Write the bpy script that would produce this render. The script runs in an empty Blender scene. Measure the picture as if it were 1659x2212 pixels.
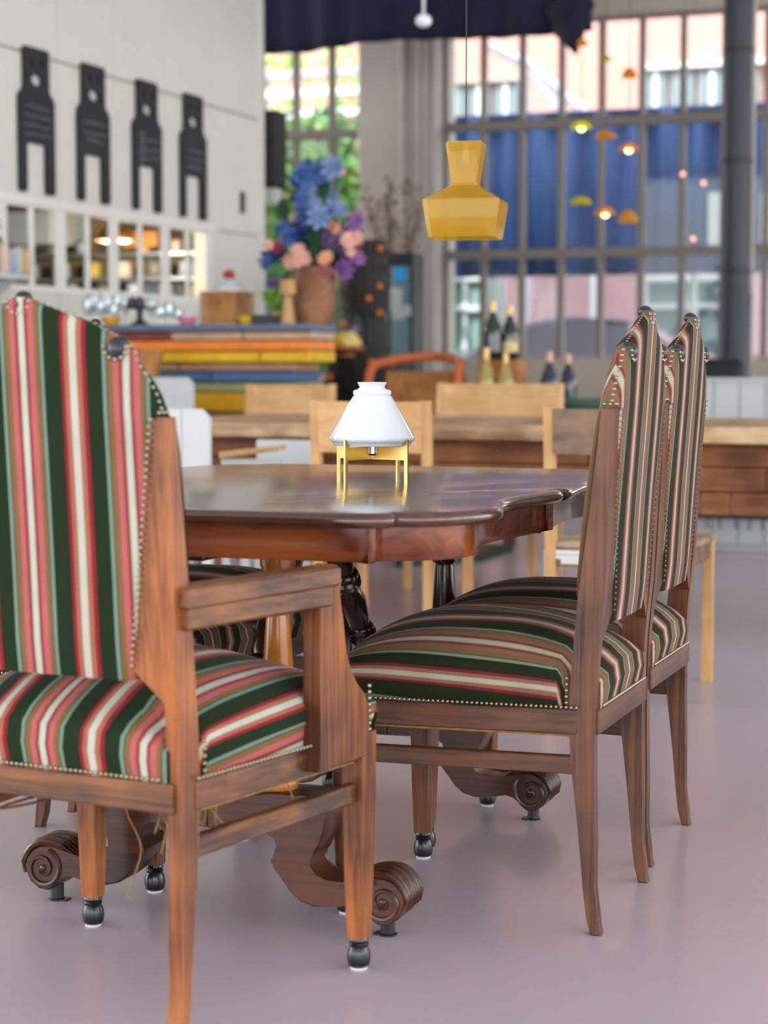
import bpy, bmesh, math, random
import numpy as np
from mathutils import Vector, Matrix
D = bpy.data; SC = bpy.context.scene; COL = SC.collection
R = random.Random(7); PI = math.pi
# ------------------------------------------------------------------ camera
CX, CY, F, YH, PHI, H = 829.5, 1106.0, 4200.0, 790.0, math.radians(20.3), 0.97
TH = math.atan2(CY - YH, F)
cam = D.cameras.new('camera'); camo = D.objects.new('camera', cam); COL.objects.link(camo)
camo.location = (0, 0, H); camo.rotation_euler = (PI / 2 - TH, 0, PHI)
cam.sensor_fit = 'AUTO'; cam.sensor_width = 36.0; cam.lens = F / 2212.0 * 36.0
cam.clip_start = 0.05; cam.clip_end = 300
cam.dof.use_dof = True; cam.dof.focus_distance = 3.72; cam.dof.aperture_fstop = 3.6
SC.camera = camo
# ------------------------------------------------------------------ sky, sun, exposure
w = D.worlds.new('sky'); SC.world = w; w.use_nodes = True
bg = w.node_tree.nodes['Background']; bg.inputs[0].default_value = (0.95, 0.97, 1.0, 1); bg.inputs[1].default_value = 1.5
sun = D.lights.new('sun', 'SUN'); suno = D.objects.new('sun', sun); COL.objects.link(suno)
sun.energy = 2.6; sun.angle = math.radians(1.5); sun.color = (1.0, 0.95, 0.88)
suno.rotation_euler = (math.radians(42), 0, math.radians(-25)); suno.location = (0, 0, 12)
SC.view_settings.view_transform = 'Standard'; SC.view_settings.look = 'None'
SC.view_settings.gamma = 1.0; SC.view_settings.use_curve_mapping = False
SC.view_settings.exposure = 1.85
SC.cycles.max_bounces = 8; SC.cycles.transparent_max_bounces = 16
SC.cycles.caustics_reflective = False; SC.cycles.caustics_refractive = False
SC.cycles.sample_clamp_indirect = 6.0
# ------------------------------------------------------------------ pixel to place
def ray(px, py):
    x = (px - CX) / F; y = -(py - CY) / F
    dy = math.cos(TH) + y * math.sin(TH); dz = -math.sin(TH) + y * math.cos(TH)
    c, s = math.cos(PHI), math.sin(PHI)
    return Vector((x * c - dy * s, x * s + dy * c, dz))
EYE = Vector((0, 0, H))
def atz(px, py, z): r = ray(px, py); return EYE + r * ((z - H) / r.z)
def aty(px, py, Y): r = ray(px, py); return EYE + r * (Y / r.y)
def atx(px, py, X): r = ray(px, py); return EYE + r * (X / r.x)
# ------------------------------------------------------------------ materials
def lin(c):
    c /= 255.0
    return c / 12.92 if c <= 0.04045 else ((c + 0.055) / 1.055) ** 2.4
def rgb(r, g, b): return (lin(r), lin(g), lin(b), 1)
def newmat(name):
    m = D.materials.new(name); m.use_nodes = True
    return m, m.node_tree, m.node_tree.nodes['Principled BSDF']
def mat(name, col, rough=0.5, metal=0.0, spec=0.5, coat=0.0, sheen=0.0, trans=0.0, ior=1.45, emis=None, es=0.0, vary=0.0, vscale=8.0, bump=0.0, sss=0.0):
    m, nt, b = newmat(name)
    b.inputs['Base Color'].default_value = col; b.inputs['Roughness'].default_value = rough
    b.inputs['Metallic'].default_value = metal; b.inputs['Specular IOR Level'].default_value = spec
    b.inputs['Coat Weight'].default_value = coat; b.inputs['Coat Roughness'].default_value = 0.12
    b.inputs['Sheen Weight'].default_value = sheen; b.inputs['Transmission Weight'].default_value = trans
    b.inputs['IOR'].default_value = ior
    if sss: b.inputs['Subsurface Weight'].default_value = sss; b.inputs['Subsurface Radius'].default_value = (.02, .02, .02)
    if emis: b.inputs['Emission Color'].default_value = emis; b.inputs['Emission Strength'].default_value = es
    if vary or bump:
        tc = nt.nodes.new('ShaderNodeTexCoord'); n = nt.nodes.new('ShaderNodeTexNoise')
        n.inputs['Scale'].default_value = vscale; n.inputs['Detail'].default_value = 6
        nt.links.new(tc.outputs['Object'], n.inputs['Vector'])
        if vary:
            r = nt.nodes.new('ShaderNodeValToRGB'); e = r.color_ramp.elements
            e[0].position = 0.3; e[1].position = 0.7
            e[0].color = tuple(max(0, c * (1 - vary)) for c in col[:3]) + (1,)
            e[1].color = tuple(min(1, c * (1 + vary)) for c in col[:3]) + (1,)
            nt.links.new(n.outputs['Fac'], r.inputs[0]); nt.links.new(r.outputs[0], b.inputs['Base Color'])
        if bump:
            bp = nt.nodes.new('ShaderNodeBump'); bp.inputs['Strength'].default_value = bump; bp.inputs['Distance'].default_value = 0.004
            nt.links.new(n.outputs['Fac'], bp.inputs['Height']); nt.links.new(bp.outputs[0], b.inputs['Normal'])
    return m
def wood(name, dark, light, axis='z', rough=0.45, coat=0.0, fine=95.0, long=3.0, contrast=(0.4, 0.64), bump=0.15, spec=0.4):
    m, nt, b = newmat(name)
    tc = nt.nodes.new('ShaderNodeTexCoord'); mp = nt.nodes.new('ShaderNodeMapping')
    sc = {'x': (long, fine, fine), 'y': (fine, long, fine), 'z': (fine, fine, long)}[axis]
    mp.inputs['Scale'].default_value = sc
    nt.links.new(tc.outputs['Object'], mp.inputs['Vector'])
    n = nt.nodes.new('ShaderNodeTexNoise'); n.inputs['Scale'].default_value = 1.0; n.inputs['Detail'].default_value = 7; n.inputs['Roughness'].default_value = 0.62; n.inputs['Distortion'].default_value = 0.6
    nt.links.new(mp.outputs[0], n.inputs['Vector'])
    n2 = nt.nodes.new('ShaderNodeTexNoise'); n2.inputs['Scale'].default_value = 5.0; n2.inputs['Detail'].default_value = 3
    nt.links.new(tc.outputs['Object'], n2.inputs['Vector'])
    mx = nt.nodes.new('ShaderNodeMath'); mx.operation = 'MULTIPLY_ADD'; mx.inputs[1].default_value = 0.55
    nt.links.new(n2.outputs['Fac'], mx.inputs[0])
    m2 = nt.nodes.new('ShaderNodeMath'); m2.operation = 'MULTIPLY'; m2.inputs[1].default_value = 0.5
    nt.links.new(n.outputs['Fac'], m2.inputs[0]); nt.links.new(m2.outputs[0], mx.inputs[2])
    r = nt.nodes.new('ShaderNodeValToRGB'); e = r.color_ramp.elements
    e[0].position = contrast[0]; e[1].position = contrast[1]; e[0].color = dark; e[1].color = light
    nt.links.new(mx.outputs[0], r.inputs[0]); nt.links.new(r.outputs[0], b.inputs['Base Color'])
    b.inputs['Roughness'].default_value = rough; b.inputs['Coat Weight'].default_value = coat; b.inputs['Coat Roughness'].default_value = 0.15
    b.inputs['Specular IOR Level'].default_value = spec
    bp = nt.nodes.new('ShaderNodeBump'); bp.inputs['Strength'].default_value = bump; bp.inputs['Distance'].default_value = 0.002
    nt.links.new(n.outputs['Fac'], bp.inputs['Height']); nt.links.new(bp.outputs[0], b.inputs['Normal'])
    return m
def glasspane(name, tint=(0.93, 0.97, 0.97, 1), refl=0.022):
    m = D.materials.new(name); m.use_nodes = True; nt = m.node_tree; nt.nodes.clear()
    o = nt.nodes.new('ShaderNodeOutputMaterial'); t = nt.nodes.new('ShaderNodeBsdfTransparent'); g = nt.nodes.new('ShaderNodeBsdfGlossy'); x = nt.nodes.new('ShaderNodeMixShader')
    t.inputs[0].default_value = tint; g.inputs['Roughness'].default_value = 0.03; x.inputs[0].default_value = refl
    nt.links.new(t.outputs[0], x.inputs[1]); nt.links.new(g.outputs[0], x.inputs[2]); nt.links.new(x.outputs[0], o.inputs[0])
    return m
def tinted(name, tint, body, mix=0.45, rough=0.15):
    # coloured blown glass: a share of straight see-through, a share of glossy body colour
    m = D.materials.new(name); m.use_nodes = True; nt = m.node_tree; b = nt.nodes['Principled BSDF']; o = nt.nodes['Material Output']
    b.inputs['Base Color'].default_value = body; b.inputs['Roughness'].default_value = rough; b.inputs['Coat Weight'].default_value = 0.6
    t = nt.nodes.new('ShaderNodeBsdfTransparent'); t.inputs[0].default_value = tint
    tl = nt.nodes.new('ShaderNodeBsdfTranslucent'); tl.inputs[0].default_value = body
    x1 = nt.nodes.new('ShaderNodeMixShader'); x1.inputs[0].default_value = 0.5
    nt.links.new(b.outputs[0], x1.inputs[1]); nt.links.new(tl.outputs[0], x1.inputs[2])
    x = nt.nodes.new('ShaderNodeMixShader'); x.inputs[0].default_value = mix
    nt.links.new(x1.outputs[0], x.inputs[1]); nt.links.new(t.outputs[0], x.inputs[2]); nt.links.new(x.outputs[0], o.inputs[0])
    return m
def stripes(name, worn=False):
    m, nt, b = newmat(name)
    uv = nt.nodes.new('ShaderNodeUVMap'); uv.uv_map = 'UVMap'; sp = nt.nodes.new('ShaderNodeSeparateXYZ')
    nt.links.new(uv.outputs[0], sp.inputs[0])
    d = nt.nodes.new('ShaderNodeMath'); d.operation = 'MULTIPLY_ADD'; d.inputs[1].default_value = 1 / 0.172; d.inputs[2].default_value = 10 + 0.2225 - 0.03
    nt.links.new(sp.outputs[0], d.inputs[0])
    fr = nt.nodes.new('ShaderNodeMath'); fr.operation = 'FRACT'; nt.links.new(d.outputs[0], fr.inputs[0])
    r = nt.nodes.new('ShaderNodeValToRGB'); cr = r.color_ramp
    teal = rgb(108, 134, 120); tan = rgb(120, 92, 54); pink = rgb(172, 92, 92); red = rgb(134, 28, 44); wht = rgb(180, 182, 168); grn = rgb(26, 42, 20); blk = rgb(28, 22, 20); pt = rgb(154, 98, 74)
    if worn: teal = rgb(118, 132, 108); tan = rgb(112, 92, 60); pink = rgb(130, 90, 72); red = rgb(112, 34, 46); wht = rgb(170, 164, 144); grn = rgb(32, 38, 18); pt = rgb(134, 98, 74)
    st = [(0, teal), (.033, teal), (.04, blk), (.05, tan), (.095, tan), (.105, pink), (.15, pink), (.165, red), (.185, tan), (.2, wht), (.245, wht), (.258, tan), (.275, red), (.292, pink), (.338, pink), (.35, tan), (.388, tan), (.395, blk), (.402, teal), (.428, teal), (.436, grn), (.6, grn), (.607, red), (.63, red), (.645, pt), (.68, pt), (.69, wht), (.75, wht), (.76, pt), (.8, pt), (.812, red), (.842, red)]
    els = cr.elements
    els[0].position = 0; els[0].color = st[0][1]; els[1].position = st[-1][0]; els[1].color = st[-1][1]
    for p, c in st[1:-1]:
        e = els.new(p); e.color = c
    gt = nt.nodes.new('ShaderNodeMath'); gt.operation = 'GREATER_THAN'; gt.inputs[1].default_value = 0.848; nt.links.new(fr.outputs[0], gt.inputs[0])
    nt.links.new(fr.outputs[0], r.inputs[0])
    mx = nt.nodes.new('ShaderNodeMix'); mx.data_type = 'RGBA'; nt.links.new(gt.outputs[0], mx.inputs['Factor']); nt.links.new(r.outputs[0], mx.inputs['A']); mx.inputs['B'].default_value = grn
    tc = nt.nodes.new('ShaderNodeTexCoord'); n = nt.nodes.new('ShaderNodeTexNoise'); n.inputs['Scale'].default_value = 14; n.inputs['Detail'].default_value = 5
    nt.links.new(tc.outputs['Object'], n.inputs['Vector'])
    hs = nt.nodes.new('ShaderNodeHueSaturation'); rr = nt.nodes.new('ShaderNodeMapRange'); rr.inputs['To Min'].default_value = 0.78; rr.inputs['To Max'].default_value = 1.22
    nt.links.new(n.outputs['Fac'], rr.inputs[0]); nt.links.new(rr.outputs[0], hs.inputs['Value']); nt.links.new(mx.outputs['Result'], hs.inputs['Color']); nt.links.new(hs.outputs[0], b.inputs['Base Color'])
    b.inputs['Roughness'].default_value = 0.85; b.inputs['Sheen Weight'].default_value = 0.08; b.inputs['Sheen Roughness'].default_value = 0.35; b.inputs['Specular IOR Level'].default_value = 0.15
    n3 = nt.nodes.new('ShaderNodeTexNoise'); n3.inputs['Scale'].default_value = 900; nt.links.new(tc.outputs['Object'], n3.inputs['Vector'])
    bp = nt.nodes.new('ShaderNodeBump'); bp.inputs['Strength'].default_value = 0.25; bp.inputs['Distance'].default_value = 0.001
    nt.links.new(n3.outputs['Fac'], bp.inputs['Height']); nt.links.new(bp.outputs[0], b.inputs['Normal'])
    return m
# ------------------------------------------------------------------ objects and meshes
def link(o, parent=None):
    COL.objects.link(o)
    if parent is not None: o.parent = parent
    return o
def tag(o, label=None, cat=None, group=None, kind=None):
    if label: o['label'] = label
    if cat: o['category'] = cat
    if group: o['group'] = group
    if kind: o['kind'] = kind
    return o
def thing(name, label, cat, loc=(0, 0, 0), rz=0.0, group=None):
    o = link(D.objects.new(name, None)); o.location = loc; o.rotation_euler = (0, 0, rz); o.empty_display_size = 0.1
    return tag(o, label, cat, group)
def part(name, bm, m, parent=None, angle=35, kind=None, label=None):
    me = D.meshes.new(name); bmesh.ops.recalc_face_normals(bm, faces=bm.faces[:]); bm.to_mesh(me); bm.free()
    for p in me.polygons: p.use_smooth = True
    me.set_sharp_from_angle(angle=math.radians(angle))
    for x in (m if isinstance(m, (list, tuple)) else [m]): me.materials.append(x)
    o = link(D.objects.new(name, me), parent)
    return tag(o, label, None, None, kind)
def share(name, src, parent, loc=(0, 0, 0), rot=(0, 0, 0), m=None):
    o = link(D.objects.new(name, src.data), parent); o.location = loc; o.rotation_euler = rot
    return o
def copy_tree(o, parent=None):
    c = o.copy(); COL.objects.link(c); c.parent = parent
    for ch in list(o.children): copy_tree(ch, c)
    return c
def BM(): return bmesh.new()
def box(bm, c, s, rot=None, bev=0.0, seg=1):
    g = bmesh.ops.create_cube(bm, size=1.0)
    vs = g['verts']
    if bev: 
        for v in vs: v.co = Vector((v.co.x * s[0], v.co.y * s[1], v.co.z * s[2]))
        es = list({e for v in vs for e in v.link_edges})
        r = bmesh.ops.bevel(bm, geom=es, offset=bev, segments=seg, affect='EDGES', profile=0.5)
        vs = list({v for f in r['faces'] for v in f.verts} | {v for v in vs if v.is_valid})
    else:
        for v in vs: v.co = Vector((v.co.x * s[0], v.co.y * s[1], v.co.z * s[2]))
    M = Matrix.Translation(Vector(c)) @ (rot.to_4x4() if rot is not None else Matrix.Identity(4))
    for v in vs: v.co = M @ v.co
    return vs
def boxes(*args): 
    bm = BM()
    for a in args: box(bm, *a)
    return bm
def span(bm, a, b, bev=0.0):
    a = Vector(a); b = Vector(b); return box(bm, (a + b) / 2, [abs(b[i] - a[i]) for i in range(3)], None, bev)
def prism(bm, pts, fn, d0, d1, bev=0.0):
    a = [bm.verts.new(fn(p[0], p[1], d0)) for p in pts]; b = [bm.verts.new(fn(p[0], p[1], d1)) for p in pts]
    n = len(pts)
    f0 = bm.faces.new(a); f1 = bm.faces.new(b[::-1]); fs = [f0, f1]
    for i in range(n): fs.append(bm.faces.new((a[i], b[i], b[(i + 1) % n], a[(i + 1) % n])))
    if bev:
        es = list(set(f0.edges) | set(f1.edges))
        bmesh.ops.bevel(bm, geom=es, offset=bev, segments=1, affect='EDGES', profile=0.5)
    return a + b
def lathe(bm, prof, M=None, n=20, cap=True):
    M = M or Matrix.Identity(4); rings = []
    for r, z in prof:
        rings.append([bm.verts.new(M @ Vector((r * math.cos(2 * PI * i / n), r * math.sin(2 * PI * i / n), z))) for i in range(n)])
    for a, b in zip(rings, rings[1:]):
        for i in range(n): bm.faces.new((a[i], a[(i + 1) % n], b[(i + 1) % n], b[i]))
    if cap:
        bm.faces.new(rings[0][::-1]); bm.faces.new(rings[-1])
    return rings
def T(x, y, z): return Matrix.Translation(Vector((x, y, z)))
def along(p0, p1):
    p0 = Vector(p0); d = Vector(p1) - p0
    return Matrix.Translation(p0) @ d.to_track_quat('Z', 'Y').to_matrix().to_4x4()
def tube(bm, pts, r, n=8, cap=True):
    pts = [Vector(p) for p in pts]; rings = []; up = None
    for i, p in enumerate(pts):
        t = (pts[min(i + 1, len(pts) - 1)] - pts[max(i - 1, 0)]).normalized()
        if up is None: up = t.orthogonal().normalized()
        up = (up - t * up.dot(t)).normalized(); v = t.cross(up)
        rr = r[i] if isinstance(r, (list, tuple)) else r
        rings.append([bm.verts.new(p + (up * math.cos(2 * PI * k / n) + v * math.sin(2 * PI * k / n)) * rr) for k in range(n)])
    for a, b in zip(rings, rings[1:]):
        for i in range(n): bm.faces.new((a[i], a[(i + 1) % n], b[(i + 1) % n], b[i]))
    if cap: bm.faces.new(rings[0][::-1]); bm.faces.new(rings[-1])
def ball(bm, c, s, u=12, v=8, rot=None):
    if not isinstance(s, (tuple, list)): s = (s, s, s)
    M = Matrix.Translation(Vector(c)) @ (rot.to_4x4() if rot is not None else Matrix.Identity(4)) @ Matrix.Diagonal((s[0], s[1], s[2], 1))
    bmesh.ops.create_uvsphere(bm, u_segments=u, v_segments=v, radius=1.0, matrix=M)
def nail(bm, p, nrm, r=0.0042):
    M = along(Vector(p) - Vector(nrm) * 0.001, Vector(p) + Vector(nrm))
    lathe(bm, [(r, 0), (r * .86, r * .55), (r * .4, r * .9)], M, 7)
def interp(z, tab):
    if z <= tab[0][0]: return tab[0][1]
    for (a, x), (b, y) in zip(tab, tab[1:]):
        if z <= b: return x + (y - x) * (z - a) / (b - a)
    return tab[-1][1]
def smooth(pts, k=4, closed=True):
    # Catmull-Rom resample
    n = len(pts); out = []
    rng = range(n) if closed else range(n - 1)
    for i in rng:
        p = [pts[(i + j) % n] if closed else pts[min(max(i + j, 0), n - 1)] for j in (-1, 0, 1, 2)]
        for s in range(k):
            t = s / k
            out.append(tuple(0.5 * (2 * p[1][d] + (p[2][d] - p[0][d]) * t + (2 * p[0][d] - 5 * p[1][d] + 4 * p[2][d] - p[3][d]) * t * t + (3 * p[1][d] - p[0][d] - 3 * p[2][d] + p[3][d]) * t ** 3) for d in range(len(p[1]))))
    if not closed: out.append(tuple(pts[-1]))
    return out
def rings_to_faces(bm, rings, closed=True):
    for a, b in zip(rings, rings[1:]):
        n = len(a)
        for i in range(n if closed else n - 1): bm.faces.new((a[i], a[(i + 1) % n], b[(i + 1) % n], b[i]))
def rot(ax, deg): return Matrix.Rotation(math.radians(deg), 3, ax)
XF = lambda a, b, d: Vector((d, a, b))     # outline in (y,z), depth along x
YF = lambda a, b, d: Vector((a, d, b))     # outline in (x,z), depth along y
ZF = lambda a, b, d: Vector((a, b, d))     # outline in (x,y), depth along z
# ------------------------------------------------------------------ shared materials
M_oak = wood('oak dark', rgb(46, 24, 12), rgb(122, 76, 46), 'z', 0.42, 0.15)
M_oaky = wood('oak dark along y', rgb(44, 23, 12), rgb(110, 66, 40), 'y', 0.42, 0.15)
M_oakx = wood('oak dark along x', rgb(48, 27, 16), rgb(112, 70, 44), 'x', 0.42, 0.15)
M_hon = wood('oak honey', rgb(72, 35, 14), rgb(170, 101, 50), 'z', 0.4, 0.2)
M_hony = wood('oak honey along y', rgb(62, 33, 14), rgb(146, 92, 48), 'y', 0.4, 0.2)
M_honx = wood('oak honey along x', rgb(60, 33, 16), rgb(140, 90, 52), 'x', 0.4, 0.2)
M_black = mat('black lacquer', rgb(14, 14, 16), 0.28, coat=0.3, vary=0.3, vscale=60)
M_felt = mat('white felt', rgb(210, 208, 205), 0.9)
M_nailb = mat('bronze nail', rgb(132, 108, 80), 0.35, metal=1.0)
M_strw = stripes('worn striped velvet', True)
M_nail = mat('antique nail', rgb(158, 152, 128), 0.36, metal=1.0)
M_knob = mat('blue black leather', rgb(38, 36, 48), 0.35, coat=0.2)
M_str = stripes('striped velvet')
M_under = mat('burlap', rgb(150, 112, 64), 0.95, vary=0.3, vscale=80)
M_mah = wood('mahogany', rgb(78, 30, 12), rgb(150, 80, 38), 'x', 0.26, 0.5, fine=30, bump=0.02)
M_mahtop = wood('mahogany top', rgb(58, 30, 20), rgb(92, 52, 34), 'x', 0.24, 1.0, fine=40, bump=0.02)
M_mahdk = wood('mahogany dark and shaded', rgb(26, 9, 6), rgb(62, 26, 14), 'z', 0.25, 0.5, bump=0.03)
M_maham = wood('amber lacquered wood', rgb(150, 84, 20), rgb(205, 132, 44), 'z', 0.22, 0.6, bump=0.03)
M_leg = wood('carved leg wood', rgb(30, 14, 9), rgb(88, 46, 26), 'x', 0.33, 0.3, bump=0.05)
M_brass = mat('brass', rgb(196, 170, 104), 0.32, metal=0.9)
M_opal = mat('opal glass', rgb(228, 235, 242), 0.12, coat=0.5, sss=0.5)
M_steel = mat('steel', rgb(190, 190, 192), 0.25, metal=1.0)
M_dsteel = mat('dark steel', rgb(44, 46, 50), 0.5)
M_amber = tinted('amber glass', (1.0, 0.91, 0.5, 1), rgb(218, 186, 76), 0.56, 0.1)
M_white = mat('white paint', rgb(198, 203, 202), 0.5)
M_cream = mat('cream wall paint', rgb(222, 221, 211), 0.6, vary=0.02, vscale=3)
M_frame = mat('bright white joinery', rgb(236, 234, 226), 0.45)
M_gw = glasspane('sparkling glassware', (0.93, 0.96, 0.97, 1), 0.13)
M_cord = mat('black cord', rgb(40, 40, 42), 0.6)
M_glass = glasspane('window glass')
M_clear = glasspane('clear glassware', (0.95, 0.975, 0.98, 1), 0.02)
M_green = glasspane('bottle green glass', (0.06, 0.16, 0.08, 1), 0.12)
M_pine = wood('pale birch', rgb(186, 140, 86), rgb(222, 180, 124), 'x', 0.5, 0.0, fine=30, bump=0.05)
M_pinez = wood('pale birch upright', rgb(180, 134, 80), rgb(218, 176, 118), 'z', 0.5, 0.0, fine=30, bump=0.05)
M_rust = wood('weathered plank', rgb(128, 96, 68), rgb(206, 174, 136), 'x', 0.65, 0.0, fine=34, bump=0.3)
M_rustd = wood('weathered dark plank', rgb(92, 52, 24), rgb(150, 96, 50), 'x', 0.6, 0.0, fine=30, bump=0.3)
M_rattan = wood('rattan', rgb(150, 92, 44), rgb(204, 150, 88), 'z', 0.6, 0.0, fine=90, long=20, bump=0.5)
# ------------------------------------------------------------------ the hall
def struct(name, bm, m, parent=None, angle=35, label=None):
    o = part(name, bm, m, parent, angle)
    if parent is None: tag(o, label, None, None, 'structure')
    return o
def floor_material():
    m, nt, b = newmat('pink resin floor')
    tc = nt.nodes.new('ShaderNodeTexCoord'); n = nt.nodes.new('ShaderNodeTexNoise'); n.inputs['Scale'].default_value = 1.3; n.inputs['Detail'].default_value = 6
    nt.links.new(tc.outputs['Object'], n.inputs['Vector'])
    r = nt.nodes.new('ShaderNodeValToRGB'); e = r.color_ramp.elements; e[0].position = .3; e[1].position = .72; e[0].color = rgb(184, 169, 177); e[1].color = rgb(191, 176, 185)
    nt.links.new(n.outputs['Fac'], r.inputs[0]); nt.links.new(r.outputs[0], b.inputs['Base Color'])
    n2 = nt.nodes.new('ShaderNodeTexNoise'); n2.inputs['Scale'].default_value = 9; n2.inputs['Detail'].default_value = 5; nt.links.new(tc.outputs['Object'], n2.inputs['Vector'])
    mr = nt.nodes.new('ShaderNodeMapRange'); mr.inputs['To Min'].default_value = .22; mr.inputs['To Max'].default_value = .28; nt.links.new(n2.outputs['Fac'], mr.inputs[0]); nt.links.new(mr.outputs[0], b.inputs['Roughness'])
    bp = nt.nodes.new('ShaderNodeBump'); bp.inputs['Strength'].default_value = .015; bp.inputs['Distance'].default_value = .004
    n3 = nt.nodes.new('ShaderNodeTexNoise'); n3.inputs['Scale'].default_value = 28; nt.links.new(tc.outputs['Object'], n3.inputs['Vector'])
    nt.links.new(n3.outputs['Fac'], bp.inputs['Height']); nt.links.new(bp.outputs[0], b.inputs['Normal'])
    b.inputs['Specular IOR Level'].default_value = .5
    return m
YW = 15.0; XP = -5.6; ZC = 5.6
struct('floor', boxes(((-3, 3.5, -.05), (24, 23, .1))), floor_material())
struct('ceiling', boxes(((-3, 3.5, ZC + .1), (24, 23, .2))), M_white)
M_head = mat('beige steel beam', rgb(170, 160, 148), .6)
M_mull = mat('taupe window bars', rgb(120, 112, 104), .6)
M_conc = mat('grey plaster', rgb(168, 160, 152), .8, vary=.06, vscale=4)
zh = aty(1430, 27, YW).z; zt1 = aty(1265, 264, YW).z; zt2 = aty(1265, 546, YW).z; zs = aty(1200, 772, YW).z
mx = [aty(p, 400, YW).x for p in (963, 1048, 1132, 1215, 1304, 1394, 1481, 1568, 1655)]
dx = (mx[-1] - mx[0]) / 8; x_r = mx[0] + dx * 22
pil0, pil1 = aty(796, 300, YW).x, aty(955, 300, YW).x
xl0 = -9.4
bm = BM(); span(bm, (xl0, YW - .05, zh), (9, YW + .25, ZC)); span(bm, (pil1 + .02, YW - .02, 0), (9, YW + .2, zs)); span(bm, (-9.4, YW - .02, 0), (pil0, YW + .2, .9)); span(bm, (-15, YW, 0), (xl0, YW + .2, ZC)); span(bm, (x_r, YW, 0), (9, YW + .2, zh))
wb = struct('wall_back', bm, M_head)
bm = BM(); span(bm, (pil0, YW - .25, 0), (pil1 + .02, YW + .3, ZC), .02); pl = part('pillar', bm, M_conc, wb)
for px in (868, 905, 918):
    a = aty(px, 300, YW - .27); bm = BM(); tube(bm, [(a.x, a.y, 0), (a.x, a.y, ZC)], .022 if px != 868 else .03, 8); part('wall_pipe', bm, M_conc, wb)
def bigwindow(name, xs, zz, label):
    bm = BM(); fr = .022
    for i, x in enumerate(xs): span(bm, (x - fr, YW - .04, zz[0]), (x + fr, YW + .04, zz[-1]))
    w_ = struct(name, bm, M_mull, label=label)
    for z in zz[1:-1]:
        bm = BM(); span(bm, (xs[0], YW - .05, z - .035), (xs[-1], YW + .05, z + .035)); part('transom', bm, M_mull, w_)
    base = None
    for j in range(len(zz) - 1):
        bm = BM(); w2 = xs[1] - xs[0] - 2 * fr; h2 = zz[j + 1] - zz[j] - .07
        span(bm, (-w2 / 2, -.003, -h2 / 2), (w2 / 2, .003, h2 / 2)); me = None
        for i in range(len(xs) - 1):
            c = ((xs[i] + xs[i + 1]) / 2, YW, (zz[j] + zz[j + 1]) / 2)
            if i == 0: base = part('pane', bm, M_glass, w_); base.location = c
            else: share('pane', base, w_, c)
    return w_
bigwindow('window_1', [mx[0] + dx * i for i in range(23)], [zs, zt2, zt1, zh], 'tall steel-framed window wall of narrow panes beside the grey pillar')
lx = [aty(p, 200, YW).x for p in (565, 640, 718, 796)]; ld = (lx[-1] - lx[0]) / 3
zl = aty(680, 292, YW).z
bigwindow('window_2', [lx[-1] - ld * i for i in range(9)][::-1], [.9, zl, zh], 'smaller steel window with greenery outside, between speaker and grey pillar')
# glazed sides of the hall behind and beside the camera: posts and header only
bm = BM(); span(bm, (8.9, -8, 4.6), (9, YW, ZC)); span(bm, (8.9, -8, 0), (9, YW, .4))
for y in range(-8, 16, 3): span(bm, (8.88, y - .08, 0), (9.02, y + .08, ZC))
struct('wall_right', bm, M_head)
bm = BM(); span(bm, (-15, -8, 4.6), (9, -7.9, ZC)); span(bm, (-15, -8, 0), (9, -7.9, .4))
for x in range(-15, 10, 3): span(bm, (x - .08, -8.02, 0), (x + .08, -7.88, ZC))
struct('wall_front', bm, M_head)
# ------------------------------------------------------------------ white partition with a glazed hatch
def py_(px): return atx(px, 400, XP).y
Y0, Y1 = 5.2, atx(561, 300, XP).y
yo1 = py_(459); zo1 = atx(62, 436, XP).z; zo0 = atx(200, 640, XP).z
zseam = atx(280, 178, XP).z
bm = BM(); span(bm, (XP - .14, Y0, zo1), (XP - .03, Y1, ZC)); span(bm, (XP - .14, Y0, 0), (XP - .03, Y1, zo0)); span(bm, (XP - .14, yo1, zo0), (XP - .03, Y1, zo1))
wl = struct('wall_left', bm, M_cream)
ys = [py_(p) for p in (128, 257, 363, 458)]; st = (ys[-1] - ys[0]) / 3
yb = ys[-1]; edges = []
while yb > Y0: edges.append(yb); yb -= st
edges = sorted(edges + [Y1 - .0, Y0]); 
for a, b in zip(edges, edges[1:]):
    for z0, z1 in ((zo1, zseam), (zseam, ZC - .01)):
        bm = BM(); span(bm, (XP - .03, a + .004, z0 + .005), (XP, b - .004, z1 - .005), .004); part('wall_panel', bm, M_cream, wl)
    lo = 0
    if b <= yo1 + .01: zz = [(0, zo0)]
    else: zz = [(0, zo0), (zo0, zo1)]
    for z0, z1 in zz:
        bm = BM(); span(bm, (XP - .03, a + .004, z0 + .003), (XP, b - .004, z1 - .003), .004); part('wall_panel', bm, M_cream, wl)
bm = BM(); span(bm, (XP - .16, Y1 - .02, 0), (XP + .02, Y1 + .04, ZC), .004); struct('trim_1', bm, M_cream, label='white corner board closing the end of the partition')
bm = BM(); span(bm, (XP - .03, Y0, zo1 - .02), (XP + .012, yo1 + .04, zo1 + .03), .004); struct('trim_2', bm, M_frame, label='white head rail above the kitchen hatch windows')
thick = [py_(p) for p in (130, 245, 357, 452)]; thin = [py_(p) for p in (68, 192, 305, 407)]
bayw = thick[1] - thick[0]
bays = [thick[0] - bayw * 2, thick[0] - bayw] + thick
bm = BM(); span(bm, (XP - .14, Y0, zo0), (XP, bays[0] + .055, zo1), .003); part('wall_panel', bm, M_cream, wl)
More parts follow.
